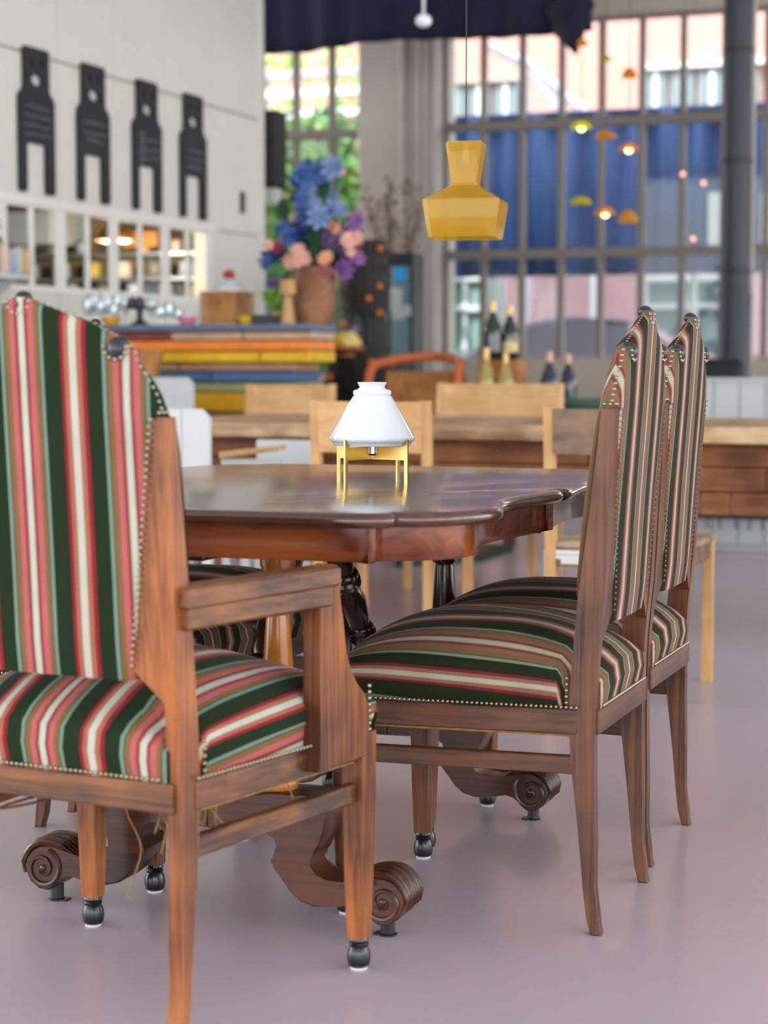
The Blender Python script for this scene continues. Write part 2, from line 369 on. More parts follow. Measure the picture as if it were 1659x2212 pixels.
for i in range(len(bays) - 1):
    a, b = bays[i], bays[i + 1]; mid = (a + b) / 2
    bm = BM(); span(bm, (XP - .014, b - .055, zo0), (XP + .003, b + .055, zo1), .003); span(bm, (XP - .014, a + .055, zo0), (XP - .002, b - .055, zo0 + .04)); span(bm, (XP - .014, a + .055, zo1 - .03), (XP - .002, b - .055, zo1))
    wn = struct('window_%d' % (i + 3), bm, M_frame, label='white-framed hatch window bay %s into the kitchen' % ['far from the bar vase', 'beyond the shelf', 'under the first menu board', 'under the second menu board', 'under the last menu board'][i])
    bm = BM(); span(bm, (XP - .014, mid - .025, zo0), (XP, mid + .025, zo1), .002); part('mullion', bm, M_frame, wn)
    for c, d in ((a + .055, mid - .025), (mid + .025, b - .055)):
        bm = BM(); span(bm, (XP - .010, c, zo0 + .04), (XP - .006, d, zo1 - .03)); part('pane', bm, M_glass, wn)
# kitchen shell behind the hatch
M_tan = mat('tan kitchen wall', rgb(150, 124, 82), .7, vary=.05, vscale=2)
bm = BM(); span(bm, (-9.0, 5.0, 0), (-8.9, 12.55, 2.9)); struct('wall_kitchen', bm, M_tan)
bm = BM(); span(bm, (-8.9, 12.45, 0), (-5.75, 12.55, 2.9)); struct('wall_kitchen_side', bm, M_tan)
bm = BM(); span(bm, (-8.95, 5.0, 2.9), (-5.75, 12.55, 2.95)); struct('ceiling_kitchen', bm, M_tan)
# ------------------------------------------------------------------ outside
M_asph = mat('pale paving', rgb(150, 146, 140), .9, vary=.1, vscale=1)
struct('ground', boxes(((0, 40, -.08), (120, 49.6, .1))), M_asph)
# ------------------------------------------------------------------ striped chair
POST = [(.004, 0), (.012, .03), (.018, .08), (.027, .177), (.040, .29), (.046, .37), (.040, .47), (.031, .574), (.011, .73), (-.007, .90),
        (-.033, .90), (-.022, .73), (-.014, .574), (-.004, .47), (.0, .37), (.0, .29), (-.002, .177), (-.002, .08), (-.006, .03), (-.014, 0)]
def make_chair(root, rw, fw, depth, woods, arms):
    vel = M_str if arms else M_strw; edge = BM(); er = .0034 if arms else .0024
    mz, my, mx = woods; pt = 0.0125
    nails = BM()
    # rear posts run from the floor to the shoulder; an inner wedge carries the back panel
    for s in (-1, 1):
        bm = BM(); prism(bm, POST, XF, s * rw - pt, s * rw + pt, 0.0025)
        p = part('rear_post', bm, mz, root)
        bm = BM()
        wd = [(rw - pt + .002, .50), (rw - pt - .052, .548), (rw - pt - .002, .898), (rw - pt + .002, .898)]
        a = [bm.verts.new((s * x, interp(z, [(.5, -.006), (.574, -.0145), (.73, -.0225), (.9, -.0335)]), z)) for x, z in wd]
        b = [bm.verts.new((s * x, interp(z, [(.5, .012), (.574, .0), (.73, -.012), (.9, -.02)]), z)) for x, z in wd]
        bm.faces.new(a); bm.faces.new(b[::-1])
        for i in range(4): bm.faces.new((a[i], b[i], b[(i + 1) % 4], a[(i + 1) % 4]))
        part('post_wedge', bm, mz, p)
    # front legs, tapered square with a turned black foot
    for s in (-1, 1):
        bm = BM(); x = s * fw; y = depth
        hs = [(.052, .0155), (.16, .019), (.30, .022), (.388, .022)]
        rings = []
        for z, h in hs:
            rings.append([bm.verts.new((x + a * h, y + b * h, z)) for a, b in ((-1, -.82), (-.82, -1), (.82, -1), (1, -.82), (1, .82), (.82, 1), (-.82, 1), (-1, .82))])
        rings_to_faces(bm, rings); bm.faces.new(rings[0][::-1]); bm.faces.new(rings[-1])
        lg = part('front_leg', bm, mz, root)
        bm = BM(); lathe(bm, [(.013, .003), (.0175, .007), (.0195, .018), (.018, .03), (.0145, .037), (.0165, .041), (.0145, .044), (.0165, .048), (.015, .053)], T(x, y, 0), 20)
        part('turned_foot', bm, M_black, lg)
        bm = BM(); lathe(bm, [(.014, 0), (.014, .0035)], T(x, y, 0), 16); part('felt_pad', bm, M_felt, lg)
    # seat rails
    zt, zb = .388, .345
    bm = BM(); span(bm, (-rw, -.006, zb), (rw, .022, zt), .002); part('rear_rail', bm, mx, root)
    bm = BM(); span(bm, (-fw, depth - .008, zb), (fw, depth + .016, zt), .002); part('front_rail', bm, mx, root)
    for s in (-1, 1):
        bm = BM(); a = Vector((s * rw, .03, 0)); b = Vector((s * fw, depth, 0)); 
        pts = [(a.x - s * .010, a.y), (a.x + s * .014, a.y), (b.x + s * .014, b.y), (b.x - s * .010, b.y)]
        prism(bm, pts, ZF, zb, zt, .002); part('side_rail', bm, my, root)
        bm = BM(); pts = [(a.x - s * .008, a.y - .02), (a.x + s * .009, a.y - .02), (b.x + s * .009, b.y), (b.x - s * .008, b.y)]
        prism(bm, pts, ZF, .276, .307, .002); part('side_stretcher', bm, my, root)
        k = 48
        for i in range(k + 1):
            t = i / k; q = a.lerp(b, t)
            nails_p = (q.x + s * .021, q.y, .3925); nail(nails, nails_p, (s, 0, 0), .0034)
        for i in range(5): nail(nails, (a.x + s * .019, a.y + .018, .40 + i * .0105), (s, 0, 0), .0034)
        bm = BM(); prism(bm, [(a.x - s * .004, a.y), (a.x + s * .006, a.y), (b.x + s * .006, b.y), (b.x - s * .004, b.y)], ZF, zb - .005, zb + .002); part('burlap_edge', bm, M_under, root)
    bm = BM(); span(bm, (-rw, .02, .35), (rw, depth, .356)); part('seat_underside', bm, M_under, root)
    for i in range(int(rw / .0044)):
        x = -rw + .02 + i * .0088
        if x < rw - .02: nail(nails, (x, -.0085, .3925), (0, -1, 0), .0034)
    # seat cushion: rows from back to front over a domed top, striped lengthways
    bm = BM(); uvl = bm.loops.layers.uv.new('UVMap')
    NS, NT, a = 30, 30, .84; vu = {}; grid = []
    for j in range(NT + 1):
        t = -1 + 2 * j / NT; row = []
        tt = max(-1, min(1, t / a)); v = (tt + 1) / 2
        hw = (rw + .016) + (fw + .010 - rw) * v
        yl = -.012 + (depth + .034) * v
        hw = rw - .008 if yl < .05 else hw + .010
        for i in range(NS + 1):
            s = -1 + 2 * i / NS; ss = max(-1, min(1, s / a))
            ds = 1 - max(0, (abs(s) - a) / (1 - a)); dt = 1 - max(0, (abs(t) - a) / (1 - a))
            dome = (1 - abs(ss) ** 2.4) * (1 - abs(tt) ** 2.6)
            lump = .0025 * math.sin(ss * 7 + tt * 3) * (1 - ss * ss)
            top = .052 + .028 * (1 - abs(ss) ** 2.2) + .052 * dome + .012 * (1 - abs(tt) ** 4) + lump
            dd = min(ds, dt); z = .388 + top * (dd ** .8)
            pinch = 1 - .035 * (1 - ds) - .06 * max(0, abs(ss) - .8) / .2
            if yl < .05: pinch = 1
            x = ss * hw * pinch; yy = -.001 + (depth + .023) * v + (0.012 * math.sin(dt * PI) if t > 0 else -.010 * (1 - ss ** 4) * math.sin(dt * PI))
            if t < -a: yy -= .004
            vv = bm.verts.new((x, yy, z)); row.append(vv)
            vu[vv] = (ss * hw + (math.copysign(1 - ds, s) * .075 if abs(s) > a and yl >= .05 else 0), tt * depth / 2)
        grid.append(row)
    for j in range(NT):
        for i in range(NS):
            f = bm.faces.new((grid[j][i], grid[j][i + 1], grid[j + 1][i + 1], grid[j + 1][i]))
            for l in f.loops: l[uvl].uv = vu[l.vert]
    part('seat_cushion', bm, vel, root, 60)
    # upholstered back
    bm = BM(); uvl = bm.loops.layers.uv.new('UVMap'); vu = {}
    o, inn = rw + .012, rw - pt
    sh = rw - .062
    hr = [(.530, inn - .055), (.548, inn - .050), (.896, inn - .001), (.902, inn + .010), (.93, inn + .001), (.955, inn - .013), (.975, inn - .028), (.99, sh + .020), (1.0, sh + .010), (1.012, sh - .012), (1.03, sh - .05), (1.048, sh * .34), (1.06, sh * .13), (1.066, .008)]
    hf = [(.530, inn - .045), (.56, inn - .006), (.60, o - .004), (.88, o - .002), (.902, inn + .010), (.93, inn + .001), (.955, inn - .013), (.975, inn - .028), (.99, sh + .020), (1.0, sh + .010), (1.012, sh - .012), (1.03, sh - .05), (1.048, sh * .34), (1.06, sh * .13), (1.066, .008)]
    fr = [(.53, -.010), (.574, -.0155), (.73, -.024), (.9, -.036), (1.07, -.046)]
    ff = [(.53, .030), (.574, .036), (.73, .022), (.9, -.002), (1.0, -.016), (1.07, -.036)]
    zs = [.53, .54, .556, .58, .61, .65, .70, .75, .80, .85, .885, .896, .902, .915, .93, .945, .955, .966, .975, .983, .99, .995, 1.0, 1.006, 1.012, 1.02, 1.03, 1.039, 1.048, 1.054, 1.06, 1.066]
    NS = 20; rows = []
    for z in zs:
        r = interp(z, hr); f_ = interp(z, hf); yr = interp(z, fr); yf = interp(z, ff); ring = []
        sag = .018 * (1 - ((z - .53) / .54)) if z < .56 else 0
        for i in range(NS + 1):
            s = -1 + 2 * i / NS
            v = bm.verts.new((r * s, yr - .006 * (1 - s ** 4), z)); ring.append(v); vu[v] = (r * s, z)
        for i in range(1, 4):
            t = i / 4; x = r + (f_ - r) * t + .004 * math.sin(t * PI); v = bm.verts.new((x, yr + (yf - yr) * t, z)); ring.append(v); vu[v] = (x + .02 * t, z)
        for i in range(NS + 1):
            s = 1 - 2 * i / NS
            v = bm.verts.new((f_ * s, yf + .016 * (1 - s ** 4) * min(1, (1.07 - z) / .1), z)); ring.append(v); vu[v] = (f_ * s, z)
        for i in range(1, 4):
            t = 1 - i / 4; x = -(r + (f_ - r) * t + .004 * math.sin(t * PI)); v = bm.verts.new((x, yr + (yf - yr) * t, z)); ring.append(v); vu[v] = (x - .02 * t, z)
        rows.append(ring)
    rings_to_faces(bm, rows); bm.faces.new(rows[0][::-1]); bm.faces.new(rows[-1])
    for f in bm.faces:
        for l in f.loops: l[uvl].uv = vu[l.vert]
    part('backrest', bm, vel, root, 50)
    # leather-capped points: crest and two shoulders
    for cx, cz, sx in ((0, 1.064, .014), (sh, 1.000, .016), (-sh, 1.000, .016)):
        bm = BM(); ball(bm, (cx, -.036, cz), (sx * .95, .013, .011), 14, 10); ball(bm, (cx, -.043, cz - .007), (sx * .85, .009, .014), 12, 8); part('corner_cap', bm, M_knob, root)
        for k in range(7):
            an = PI + PI * k / 6; nail(nails, (cx + math.cos(an) * .019, interp(cz, fr) - .004, cz - .004 + math.sin(an) * .017), (0, -1, 0), .0036)
    # nails: wedge edge, post top, up the side, along the crest
    for s in (-1, 1):
        for i in range(36):
            z = .552 + i * (.345 / 35); nail(edge, (s * (interp(z, hr) + .002), interp(z, fr) - .003, z), (0, -1, 0), er)
        for i in range(10):
            z = .912 + i * .0095; x = interp(z, hr); y = (interp(z, fr) + interp(z, ff)) / 2; nail(nails, (s * (x + .003), y - .002, z), (s, 0, .25), .0038)
        for i in range(3): nail(nails, (s * (inn + .012), -.030 + i * .010, .906), (s, 0, 0), .0038)
        for i in range(14):
            t = i / 13; z = 1.006 + t * .052; x = interp(z, hr); nail(edge, (s * x, (interp(z, fr) + interp(z, ff)) / 2, z + .003), (s * .3, 0, 1), .0024)
    if arms:
        for s in (-1, 1):
            xo = .270
            # arm: rear end on the post, front end on the upright
            bm = BM()
            for (w_, z0, z1, y0, y1) in ((.021, .604, .638, .0, .335), (.025, .634, .665, -.005, .352)):
                pts = [(s * (rw + .004) - w_, y0), (s * (rw + .004) + w_, y0), (s * xo + w_, y1), (s * xo - w_, y1)]
                prism(bm, pts, ZF, z0, z1, .004)
            part('armrest', bm, my, root)
            bm = BM()
            ol = smooth([(.305, .352), (.305, .50), (.308, .62), (.318, .655), (.340, .668), (.366, .662), (.372, .645), (.366, .615), (.376, .585), (.388, .53), (.410, .485), (.448, .452), (.462, .43), (.462, .40), (.460, .352)], 3, False)
            prism(bm, ol, XF, s * xo - .015, s * xo + .015, .002)
            part('arm_support', bm, mz, root)
            for i in range(8): nail(nails, (s * (xo + .012), .470, .392 + i * .010), (s, 0, 0))
    part('edge_nails', edge, M_nail if arms else M_nailb, root, 60, kind='stuff')
    part('nail_heads', nails, M_nail, root, 60, kind='stuff')
    return root
def place(o, x, y, rz): o.location = (x, y, 0); o.rotation_euler = (0, 0, rz)
W_DIN = (M_oak, M_oaky, M_oakx)
G = 'high-back striped dining chairs around the table'
c1 = thing('dining_chair', 'armless striped high-back chair, the one beside the armchair with its carved back to open floor', 'chair', group=G)
make_chair(c1, .182, .207, .445, W_DIN, False); place(c1, -.795, 3.369, PI / 2)
c2 = copy_tree(c1); c2['label'] = 'armless striped high-back chair standing next to the plank-seated wooden chair'; place(c2, -.812, 3.851, PI / 2)
l1 = copy_tree(c1); l1['label'] = 'armless striped chair across the table, its seat showing just behind the armrest'; place(l1, -2.075, 3.362, -PI / 2 + .03)
l2 = copy_tree(c1); l2['label'] = 'armless striped chair mostly hidden behind the amber table column'; place(l2, -2.085, 3.873, -PI / 2)
arm = thing('armchair', 'striped velvet armchair with honey oak arms and worn burlap underside', 'chair', group=G)
make_chair(arm, .224, .262, .47, (M_hon, M_hony, M_honx), True); place(arm, -1.424, 2.437, math.radians(-7.2))
# loose threads and torn burlap under the armchair
bm = BM()
for i in range(26):
    x = .17 + R.random() * .06; y = .03 + R.random() * .10; L = .03 + R.random() * .05
    tube(bm, [(x, y, .352), (x + R.uniform(-.01, .01), y + R.uniform(-.01, .01), .352 - L * .5), (x + R.uniform(-.02, .02), y + R.uniform(-.02, .02), .352 - L)], .0012, 4)
part('torn_burlap', bm, M_under, arm, kind='stuff')
bm = BM(); tube(bm, smooth([(.02, .08, .352), (-.05, .05, .325), (-.11, .03, .312), (-.06, .06, .33), (.05, .10, .350)], 5, False), .0022, 6); part('loose_webbing', bm, M_oak, arm)
bm = BM(); tube(bm, smooth([(.03, .15, .352), (.035, .15, .30), (.055, .16, .24), (.03, .16, .17), (.04, .16, .16)], 5, False), .0012, 5); part('loose_thread', bm, M_under, arm)
bm = BM(); tube(bm, smooth([(.21, .30, .352), (.23, .30, .33), (.235, .31, .30)], 5, False), .0014, 5); part('loose_thread', bm, M_under, arm)
# ------------------------------------------------------------------ dining table
TX, TY = -1.446, 3.512
tab = thing('dining_table', 'scalloped mahogany dining table on carved scroll feet and turned columns', 'table', (TX, TY, 0))
q1 = [(0, -.712), (.12, -.712), (.2, -.711), (.28, -.7095), (.32, -.708), (.355, -.704), (.38, -.697), (.40, -.686), (.411, -.674), (.413, -.664), (.406, -.655)]
q2 = [(.424, -.653), (.445, -.646), (.463, -.634), (.48, -.618), (.495, -.598), (.510, -.572), (.520, -.545), (.527, -.515), (.529, -.485), (.524, -.45), (.513, -.415), (.500, -.38), (.490, -.345), (.485, -.31), (.4845, -.27), (.488, -.22), (.494, -.17), (.501, -.115), (.508, -.06), (.510, -.03), (.507, -.012), (.488, -.004)]
quart = q1 + q2
half = quart + [(x, -y) for x, y in quart[::-1]]
full = half + [(-x, -y) for x, y in half[1:-1]]
out = []
for p in full:
    if not out or (Vector(p) - Vector(out[-1])).length > 1e-4: out.append(p)
full = out
def inset(pts, d):
    n = len(pts); res = []
    for i in range(n):
        a, b, c = Vector(pts[i - 1]), Vector(pts[i]), Vector(pts[(i + 1) % n])
        t = (c - a).normalized(); nn = Vector((-t.y, t.x)); res.append(b + nn * d)
    return res
def stack(bm, prof, capt=True, capb=True):
    rings = []
    for d, z in prof: rings.append([bm.verts.new((p.x, p.y, z)) for p in inset(full, d)])
    rings_to_faces(bm, rings)
    if capb: bm.faces.new(rings[0][::-1])
    if capt: bm.faces.new(rings[-1])
bm = BM(); stack(bm, [(.03, .716), (.012, .7165), (.004, .7195), (0, .725), (0, .7305), (.003, .736), (.009, .7395), (.014, .7402)]); part('table_top', bm, M_mahtop, tab, 45)
bm = BM(); stack(bm, [(.046, .660), (.0445, .662), (.0445, .7165)]); part('apron', bm, M_mah, tab, 40)
LEG = [(0, .222), (.06, .228), (.12, .240), (.22, .242), (.224, .215), (.220, .18), (.210, .158), (.204, .142), (.192, .131), (.191, .116), (.203, .100), (.222, .0925), (.252, .0915), (.278, .1), (.306, .109), (.330, .108), (.350, .098), (.363, .080), (.364, .060), (.354, .040), (.337, .028), (.316, .027), (.301, .038), (.29, .055), (.27, .057), (.25, .0555), (.2285, .05), (.20, .047), (.175, .0535), (.156, .068), (.144, .087), (.127, .107), (.119, .12), (.130, .135), (.134, .146), (.131, .16), (.112, .172), (.06, .17), (0, .168)]
for ey in (-1, 1):
    for s in (-1, 1):
        bm = BM(); pts = [(s * a, b) for a, b in LEG]; y0 = ey * .452
        prism(bm, pts, YF, y0 - .04, y0 + .04, .003)
        lg = part('scroll_leg', bm, M_leg, tab, 40)
        for fy in (-1, 1):   # volute in relief on both faces
            bm = BM(); sp = []
            for i in range(46):
                an = PI * .62 + i * .24; rad = .034 * (1 - i / 50) + .003
                sp.append((s * (.327 + math.cos(an) * rad), y0 + fy * .041, .067 + math.sin(an) * rad))
            tube(bm, sp, [.0048 * (1 - .3 * i / 46) for i in range(46)], 6)
            ball(bm, (s * .327, y0 + fy * .041, .067), (.007, .004, .007), 8, 6)
            part('volute', bm, M_leg, lg)
        bm = BM()   # acanthus ridges over the toe
        for k in range(7):
            yy = y0 - .036 + k * .012; lift = .004 + (k % 2) * .003
            tube(bm, smooth([(s * .262, yy, .092), (s * .29, yy, .106 + lift * .5), (s * .325, yy, .110 + lift), (s * .352, yy, .099 + lift), (s * .368, yy, .075), (s * .366, yy, .055)], 4, False), [.002] * 4 + [.006] * 13 + [.003] * 4, 6)
        part('acanthus', bm, M_leg, lg)
        bm = BM(); lathe(bm, [(.016, 0), (.016, .003), (.0125, .004), (.0125, .032)], T(s * .321, y0, 0), 16); box(bm, (s * .309, y0, .0015), (.022, .02, .003)); part('floor_glide', bm, M_black, lg)
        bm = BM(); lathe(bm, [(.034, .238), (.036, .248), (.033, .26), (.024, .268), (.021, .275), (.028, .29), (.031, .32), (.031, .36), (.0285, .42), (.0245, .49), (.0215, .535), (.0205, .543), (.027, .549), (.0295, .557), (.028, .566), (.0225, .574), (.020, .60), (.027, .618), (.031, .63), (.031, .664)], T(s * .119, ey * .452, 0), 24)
        part('turned_column', bm, M_maham if ey < 0 else M_mahdk, tab)  # far pair coloured dark for the shade under the table; near pair amber
    p0 = Vector((0, ey * .085, .652)); p1 = Vector((0, ey * .435, .19)); L = (p1 - p0).length
    prof = [(.024, 0), (.027, .02), (.027, .09)]
    for c in (.15, .30, .45):
        prof += [(.024, c - .035), (.020, c - .024), (.027, c - .018), (.029, c - .012), (.025, c - .006), (.030, c), (.025, c + .006), (.029, c + .012), (.027, c + .018), (.020, c + .024), (.024, c + .035), (.028, c + .06)]
    prof += [(.022, .53), (.02, L)]
    bm = BM(); lathe(bm, prof, along(p0, p1), 20); part('turned_strut', bm, M_mahdk, tab)
bm = BM(); box(bm, (0, 0, .655), (.10, 1.2, .018), None, .003); part('under_batten', bm, M_mahdk, tab)
# ------------------------------------------------------------------ table lamp
lamp = thing('table_lamp', 'small lamp with white opal cone shade on crossed brass plate legs', 'lamp', (-1.337, 3.548, .7402), math.radians(-17))
PL = [(-.087, 0), (-.079, 0), (-.079, .048), (.079, .048), (.079, 0), (.087, 0), (.087, .088), (.082, .089), (.080, .082), (.074, .073), (-.074, .073), (-.080, .082), (-.082, .089), (-.087, .088)]
bm = BM(); prism(bm, PL, YF, -.002, .002); part('brass_leg_plate', bm, M_brass, lamp)
bm = BM(); prism(bm, PL, XF, -.002, .002); part('brass_leg_plate', bm, M_brass, lamp)
bm = BM()
sh_ = [(.074, .075), (.076, .0765), (.076, .080), (.081, .083), (.084, .088), (.083, .093), (.038, .170), (.036, .172), (.0375, .176), (.037, .181), (.034, .183), (.029, .184), (.0245, .188), (.0285, .1965), (.029, .198)]
lathe(bm, sh_ + [(r - .0025, z) for r, z in sh_[::-1]], None, 48, False); part('opal_shade', bm, M_opal, lamp, 60)
bm = BM(); lathe(bm, [(.003, .048), (.003, .055), (.011, .056), (.0135, .059), (.0135, .085), (.012, .10)], None, 20); part('bulb_socket', bm, M_steel, lamp)
bm = BM(); lathe(bm, [(.009, .10), (.014, .112), (.017, .125), (.014, .14), (.006, .148)], None, 16); part('bulb', bm, M_opal, lamp)
# ------------------------------------------------------------------ amber pendant
pc = aty(1006, 515, 4.12); pd = thing('pendant_lamp', 'faceted amber glass pendant hanging alone over the dining table', 'pendant lamp', pc, math.radians(9))
bm = BM(); rings = []; sc_ = 1 / 930.0
def sq(h, z, ch=.14):
    c = h * ch; return [bm.verts.new((x, y, z)) for x, y in ((-h + c, -h), (h - c, -h), (h, -h + c), (h, h - c), (h - c, h), (-h + c, h), (-h, h - c), (-h, -h + c))]
for h, z in ((.0735, 0), (.0845, .073), (.0835, .082), (.030, .114), (.0285, .121), (.040, .205), (.0385, .207), (.0262, .121), (.0275, .112), (.0805, .080), (.0815, .074), (.0705, 0)): rings.append(sq(h, z))
rings_to_faces(bm, rings + [rings[0]]); part('glass_shade', bm, M_amber, pd, 20)
bm = BM(); rings = [sq(.0375, .206), sq(.0375, .209)]; rings_to_faces(bm, rings); bm.faces.new(rings[0][::-1]); bm.faces.new(rings[1]); part('top_plate', bm, M_amber, pd, 20)
bm = BM(); tube(bm, [(0, 0, .207), (0, 0, 2.0), (0, 0, 5.5 - pc.z)], .0016, 6); part('cord', bm, M_cord, pd)
bm = BM(); lathe(bm, [(.008, .165), (.008, .208)], None, 14); part('lamp_holder', bm, M_brass, pd)
# ------------------------------------------------------------------ menu boards on the partition
M_chalk = mat('chalkboard', rgb(36, 38, 42), .7, vary=.15, vscale=20)
M_chk = mat('chalk', rgb(120, 122, 128), .9)
def outline_mesh(name, splines, depth):
    cu = D.curves.new(name, 'CURVE'); cu.dimensions = '2D'; cu.fill_mode = 'BOTH'; cu.extrude = depth / 2; cu.bevel_depth = .003
    for pts in splines:
        s = cu.splines.new('POLY'); s.points.add(len(pts) - 1); s.use_cyclic_u = True
        for p, q in zip(s.points, pts): p.co = (q[0], q[1], 0, 1)
    o = D.objects.new(name, cu); COL.objects.link(o); dg = bpy.context.evaluated_depsgraph_get(); me = D.meshes.new_from_object(o.evaluated_get(dg)); D.objects.remove(o); D.curves.remove(cu)
    for p in me.polygons: p.use_smooth = False
    return me
bw = .40; bh = .80
ztop = atx(70, 105, XP).z; zbot = atx(75, 417, XP).z; bh = ztop - zbot
def rr(pts, r=.02):
    o = []
    n = len(pts)
    for i in range(n):
        a, b, c = Vector(pts[i - 1]), Vector(pts[i]), Vector(pts[(i + 1) % n]); u = (a - b).normalized(); v = (c - b).normalized()
        for t in (0, .5, 1): 
            p0 = b + u * r; p1 = b + v * r; o.append(tuple((p0 * (1 - t) ** 2 + b * 2 * t * (1 - t) + p1 * t * t)))
    return o
k = bh / .80
sil = [(-.205, 0), (-.125, 0), (-.125, .275 * k), (.105, .275 * k), (.105, 0), (.205, 0), (.205, .53 * k), (.145, .565 * k), (.145, .80 * k), (-.145, .80 * k), (-.145, .565 * k), (-.205, .53 * k)]
mouth = [(math.cos(i / 14 * 2 * PI) * .06, .625 * k + math.sin(i / 14 * 2 * PI) * .034) for i in range(14)][::-1]
eyes = [[(cx - .016, .70 * k), (cx - .016, .745 * k), (cx + .016, .745 * k), (cx + .016, .70 * k)] for cx in (-.055, .055)]
bmesh_board = outline_mesh('menu_board', [[(a * .92, b) for a, b in rr(sil)], mouth] + eyes, .014); bmesh_board.materials.append(M_chalk)
cent = [atx(p, 250, XP).y for p in (74, 197, 313, 413)]
lab = ['first black bottle-shaped menu board on the partition, four chalk lines of writing', 'second black bottle-shaped menu board, faint chalk writing near its shoulders', 'third black bottle-shaped menu board with an upright pale chalk block', 'last black bottle-shaped menu board, the one closest to the partition end']
for i, c in enumerate(cent):
    t = thing('menu_board', lab[i], 'menu board', (XP + .013, c, zbot), group='black menu boards')
    o = link(D.objects.new('board', bmesh_board), t); o.rotation_euler = (PI / 2, 0, PI / 2)
    bm = BM(); rows = [(.47, .24), (.42, .29), (.37, .30), (.32, .29)] if i == 0 else [(.46, .24), (.40, .26), (.36, .20)] if i == 1 else [(.44, .22), (.38, .22), (.33, .22)]
    for z, wd in rows:
        n = 26; y0 = -wd / 2 + (.05 if i == 2 else 0)
        tube(bm, [(.011, y0 + wd * j / n, z * k + R.uniform(-.011, .011)) for j in range(n + 1)], .0035, 4)
    if i == 2:
        for j in range(9): tube(bm, [(.011, -.12 + R.uniform(-.006, .006), (.30 + j * .022) * k), (.011, -.06, (.30 + j * .022) * k)], .006, 4)
    part('chalk_writing', bm, M_chk, t)
# ------------------------------------------------------------------ kitchen furnishings seen through the hatch
def rect(px0, py0, px1, py1, Y, th=.05):
    a = aty(px0, py1, Y); b = aty(px1, py0, Y); return (a.x, Y, a.z), (b.x, Y + th, b.z)
def solid(name, label, cat, px0, py0, px1, py1, Y, th, m, bev=.005, group=None):
    bm = BM(); a, b = rect(px0, py0, px1, py1, Y, th); span(bm, a, b, bev); return tag(part(name, bm, m), label, cat, group)
M_stain = mat('brushed steel', rgb(150, 152, 156), .35, metal=.7)
M_copper = mat('copper', rgb(214, 140, 70), .35, metal=.6)
M_warm = mat('lit bulb', (1, .8, .5, 1), .5, emis=(1, .78, .45, 1), es=1.0)
YK = 12.1
solid('extractor_hood', 'white extractor hood in the kitchen behind the hatch', 'extractor hood', 12, 455, 108, 528, 11.9, .5, M_white)
solid('wall_cabinet', 'orange wall cabinet hanging in the kitchen', 'cabinet', 262, 498, 338, 535, YK, .34, M_copper)
sh = thing('kitchen_shelf', 'long steel shelf rack behind the hatch windows', 'shelf')
a = aty(15, 545, YK); b = aty(425, 545, YK); zk_ = aty(200, 548, YK).z
for dz in (0, -.17, -.34):
    bm = BM(); span(bm, (a.x, YK, zk_ + dz - .02), (b.x, YK + .32, zk_ + dz), .003); part('shelf_board', bm, M_stain, sh)
for xx in (a.x, (a.x * 2 + b.x) / 3, (a.x + b.x * 2) / 3, b.x):
    bm = BM(); span(bm, (xx - .02, YK + .30, .951), (xx + .02, YK + .33, zk_ + .02)); part('upright', bm, M_stain, sh)
kc = thing('kitchen_counter', 'steel kitchen counter standing under the shelf rack', 'counter')
bm = BM(); span(bm, (a.x - .3, YK - .35, .9), (b.x, YK + .34, .95), .005); part('worktop', bm, M_stain, kc)
bm = BM(); span(bm, (a.x - .28, YK - .3, 0), (b.x - .02, YK + .33, .9)); part('base_unit', bm, M_dsteel, kc)
cols = [rgb(214, 190, 170), rgb(170, 176, 190), rgb(200, 170, 80), rgb(120, 110, 100), rgb(190, 196, 200)]
cm = [mat('crockery %d' % i, c, .4) for i, c in enumerate(cols)]
for i in range(18):
    t = (i + .5) / 18; xx = a.x + (b.x - a.x) * t; zz = zk_ - .17 * (i % 3); h = .09 + .05 * ((i * 7) % 3) / 2
    bm = BM(); r = .042 + .01 * ((i * 5) % 3); lathe(bm, [(r * .8, 0), (r, .02), (r, h * .8), (r * .8, h), (r * .6, h)], None, 14)
    o = part('storage_jar', bm, cm[i % 5]); o.location = (xx, YK + .12, zz); tag(o, '%s jar on the %s board of the kitchen rack' % (['beige', 'grey-blue', 'ochre', 'dark grey', 'pale grey'][i % 5], ['top', 'middle', 'lowest'][i % 3]), 'jar', 'jars on the kitchen rack')
for i, (px, py) in enumerate(((232, 520), (268, 520))):
    p = aty(px, py, 11.5 + .2 * i); t = thing('kitchen_lamp', ['lit copper lamp hanging in the kitchen, by the white hood', 'lit copper lamp hanging in the kitchen, by the orange cabinet'][i], 'pendant lamp', p, group='copper kitchen lamps')
    bm = BM(); lathe(bm, [(.075, 0), (.07, .03), (.035, .075), (.015, .09), (.013, .08), (.03, .07), (.065, .028), (.072, 0)], None, 20, False); part('shade', bm, M_copper, t)
    bm = BM(); ball(bm, (0, 0, .01), (.05, .05, .022), 12, 8); part('bulb', bm, M_warm, t)
    bm = BM(); tube(bm, [(0, 0, .08), (0, 0, 2.93 - p.z)], .004, 6); part('cord', bm, M_cord, t)
    l = D.lights.new('kitchen_lamp_light', 'POINT'); l.energy = 3.5; l.color = (1, .86, .68); l.shadow_soft_size = .05; lo = link(D.objects.new('kitchen_lamp_light', l)); lo.location = (p.x, p.y, p.z - .09)
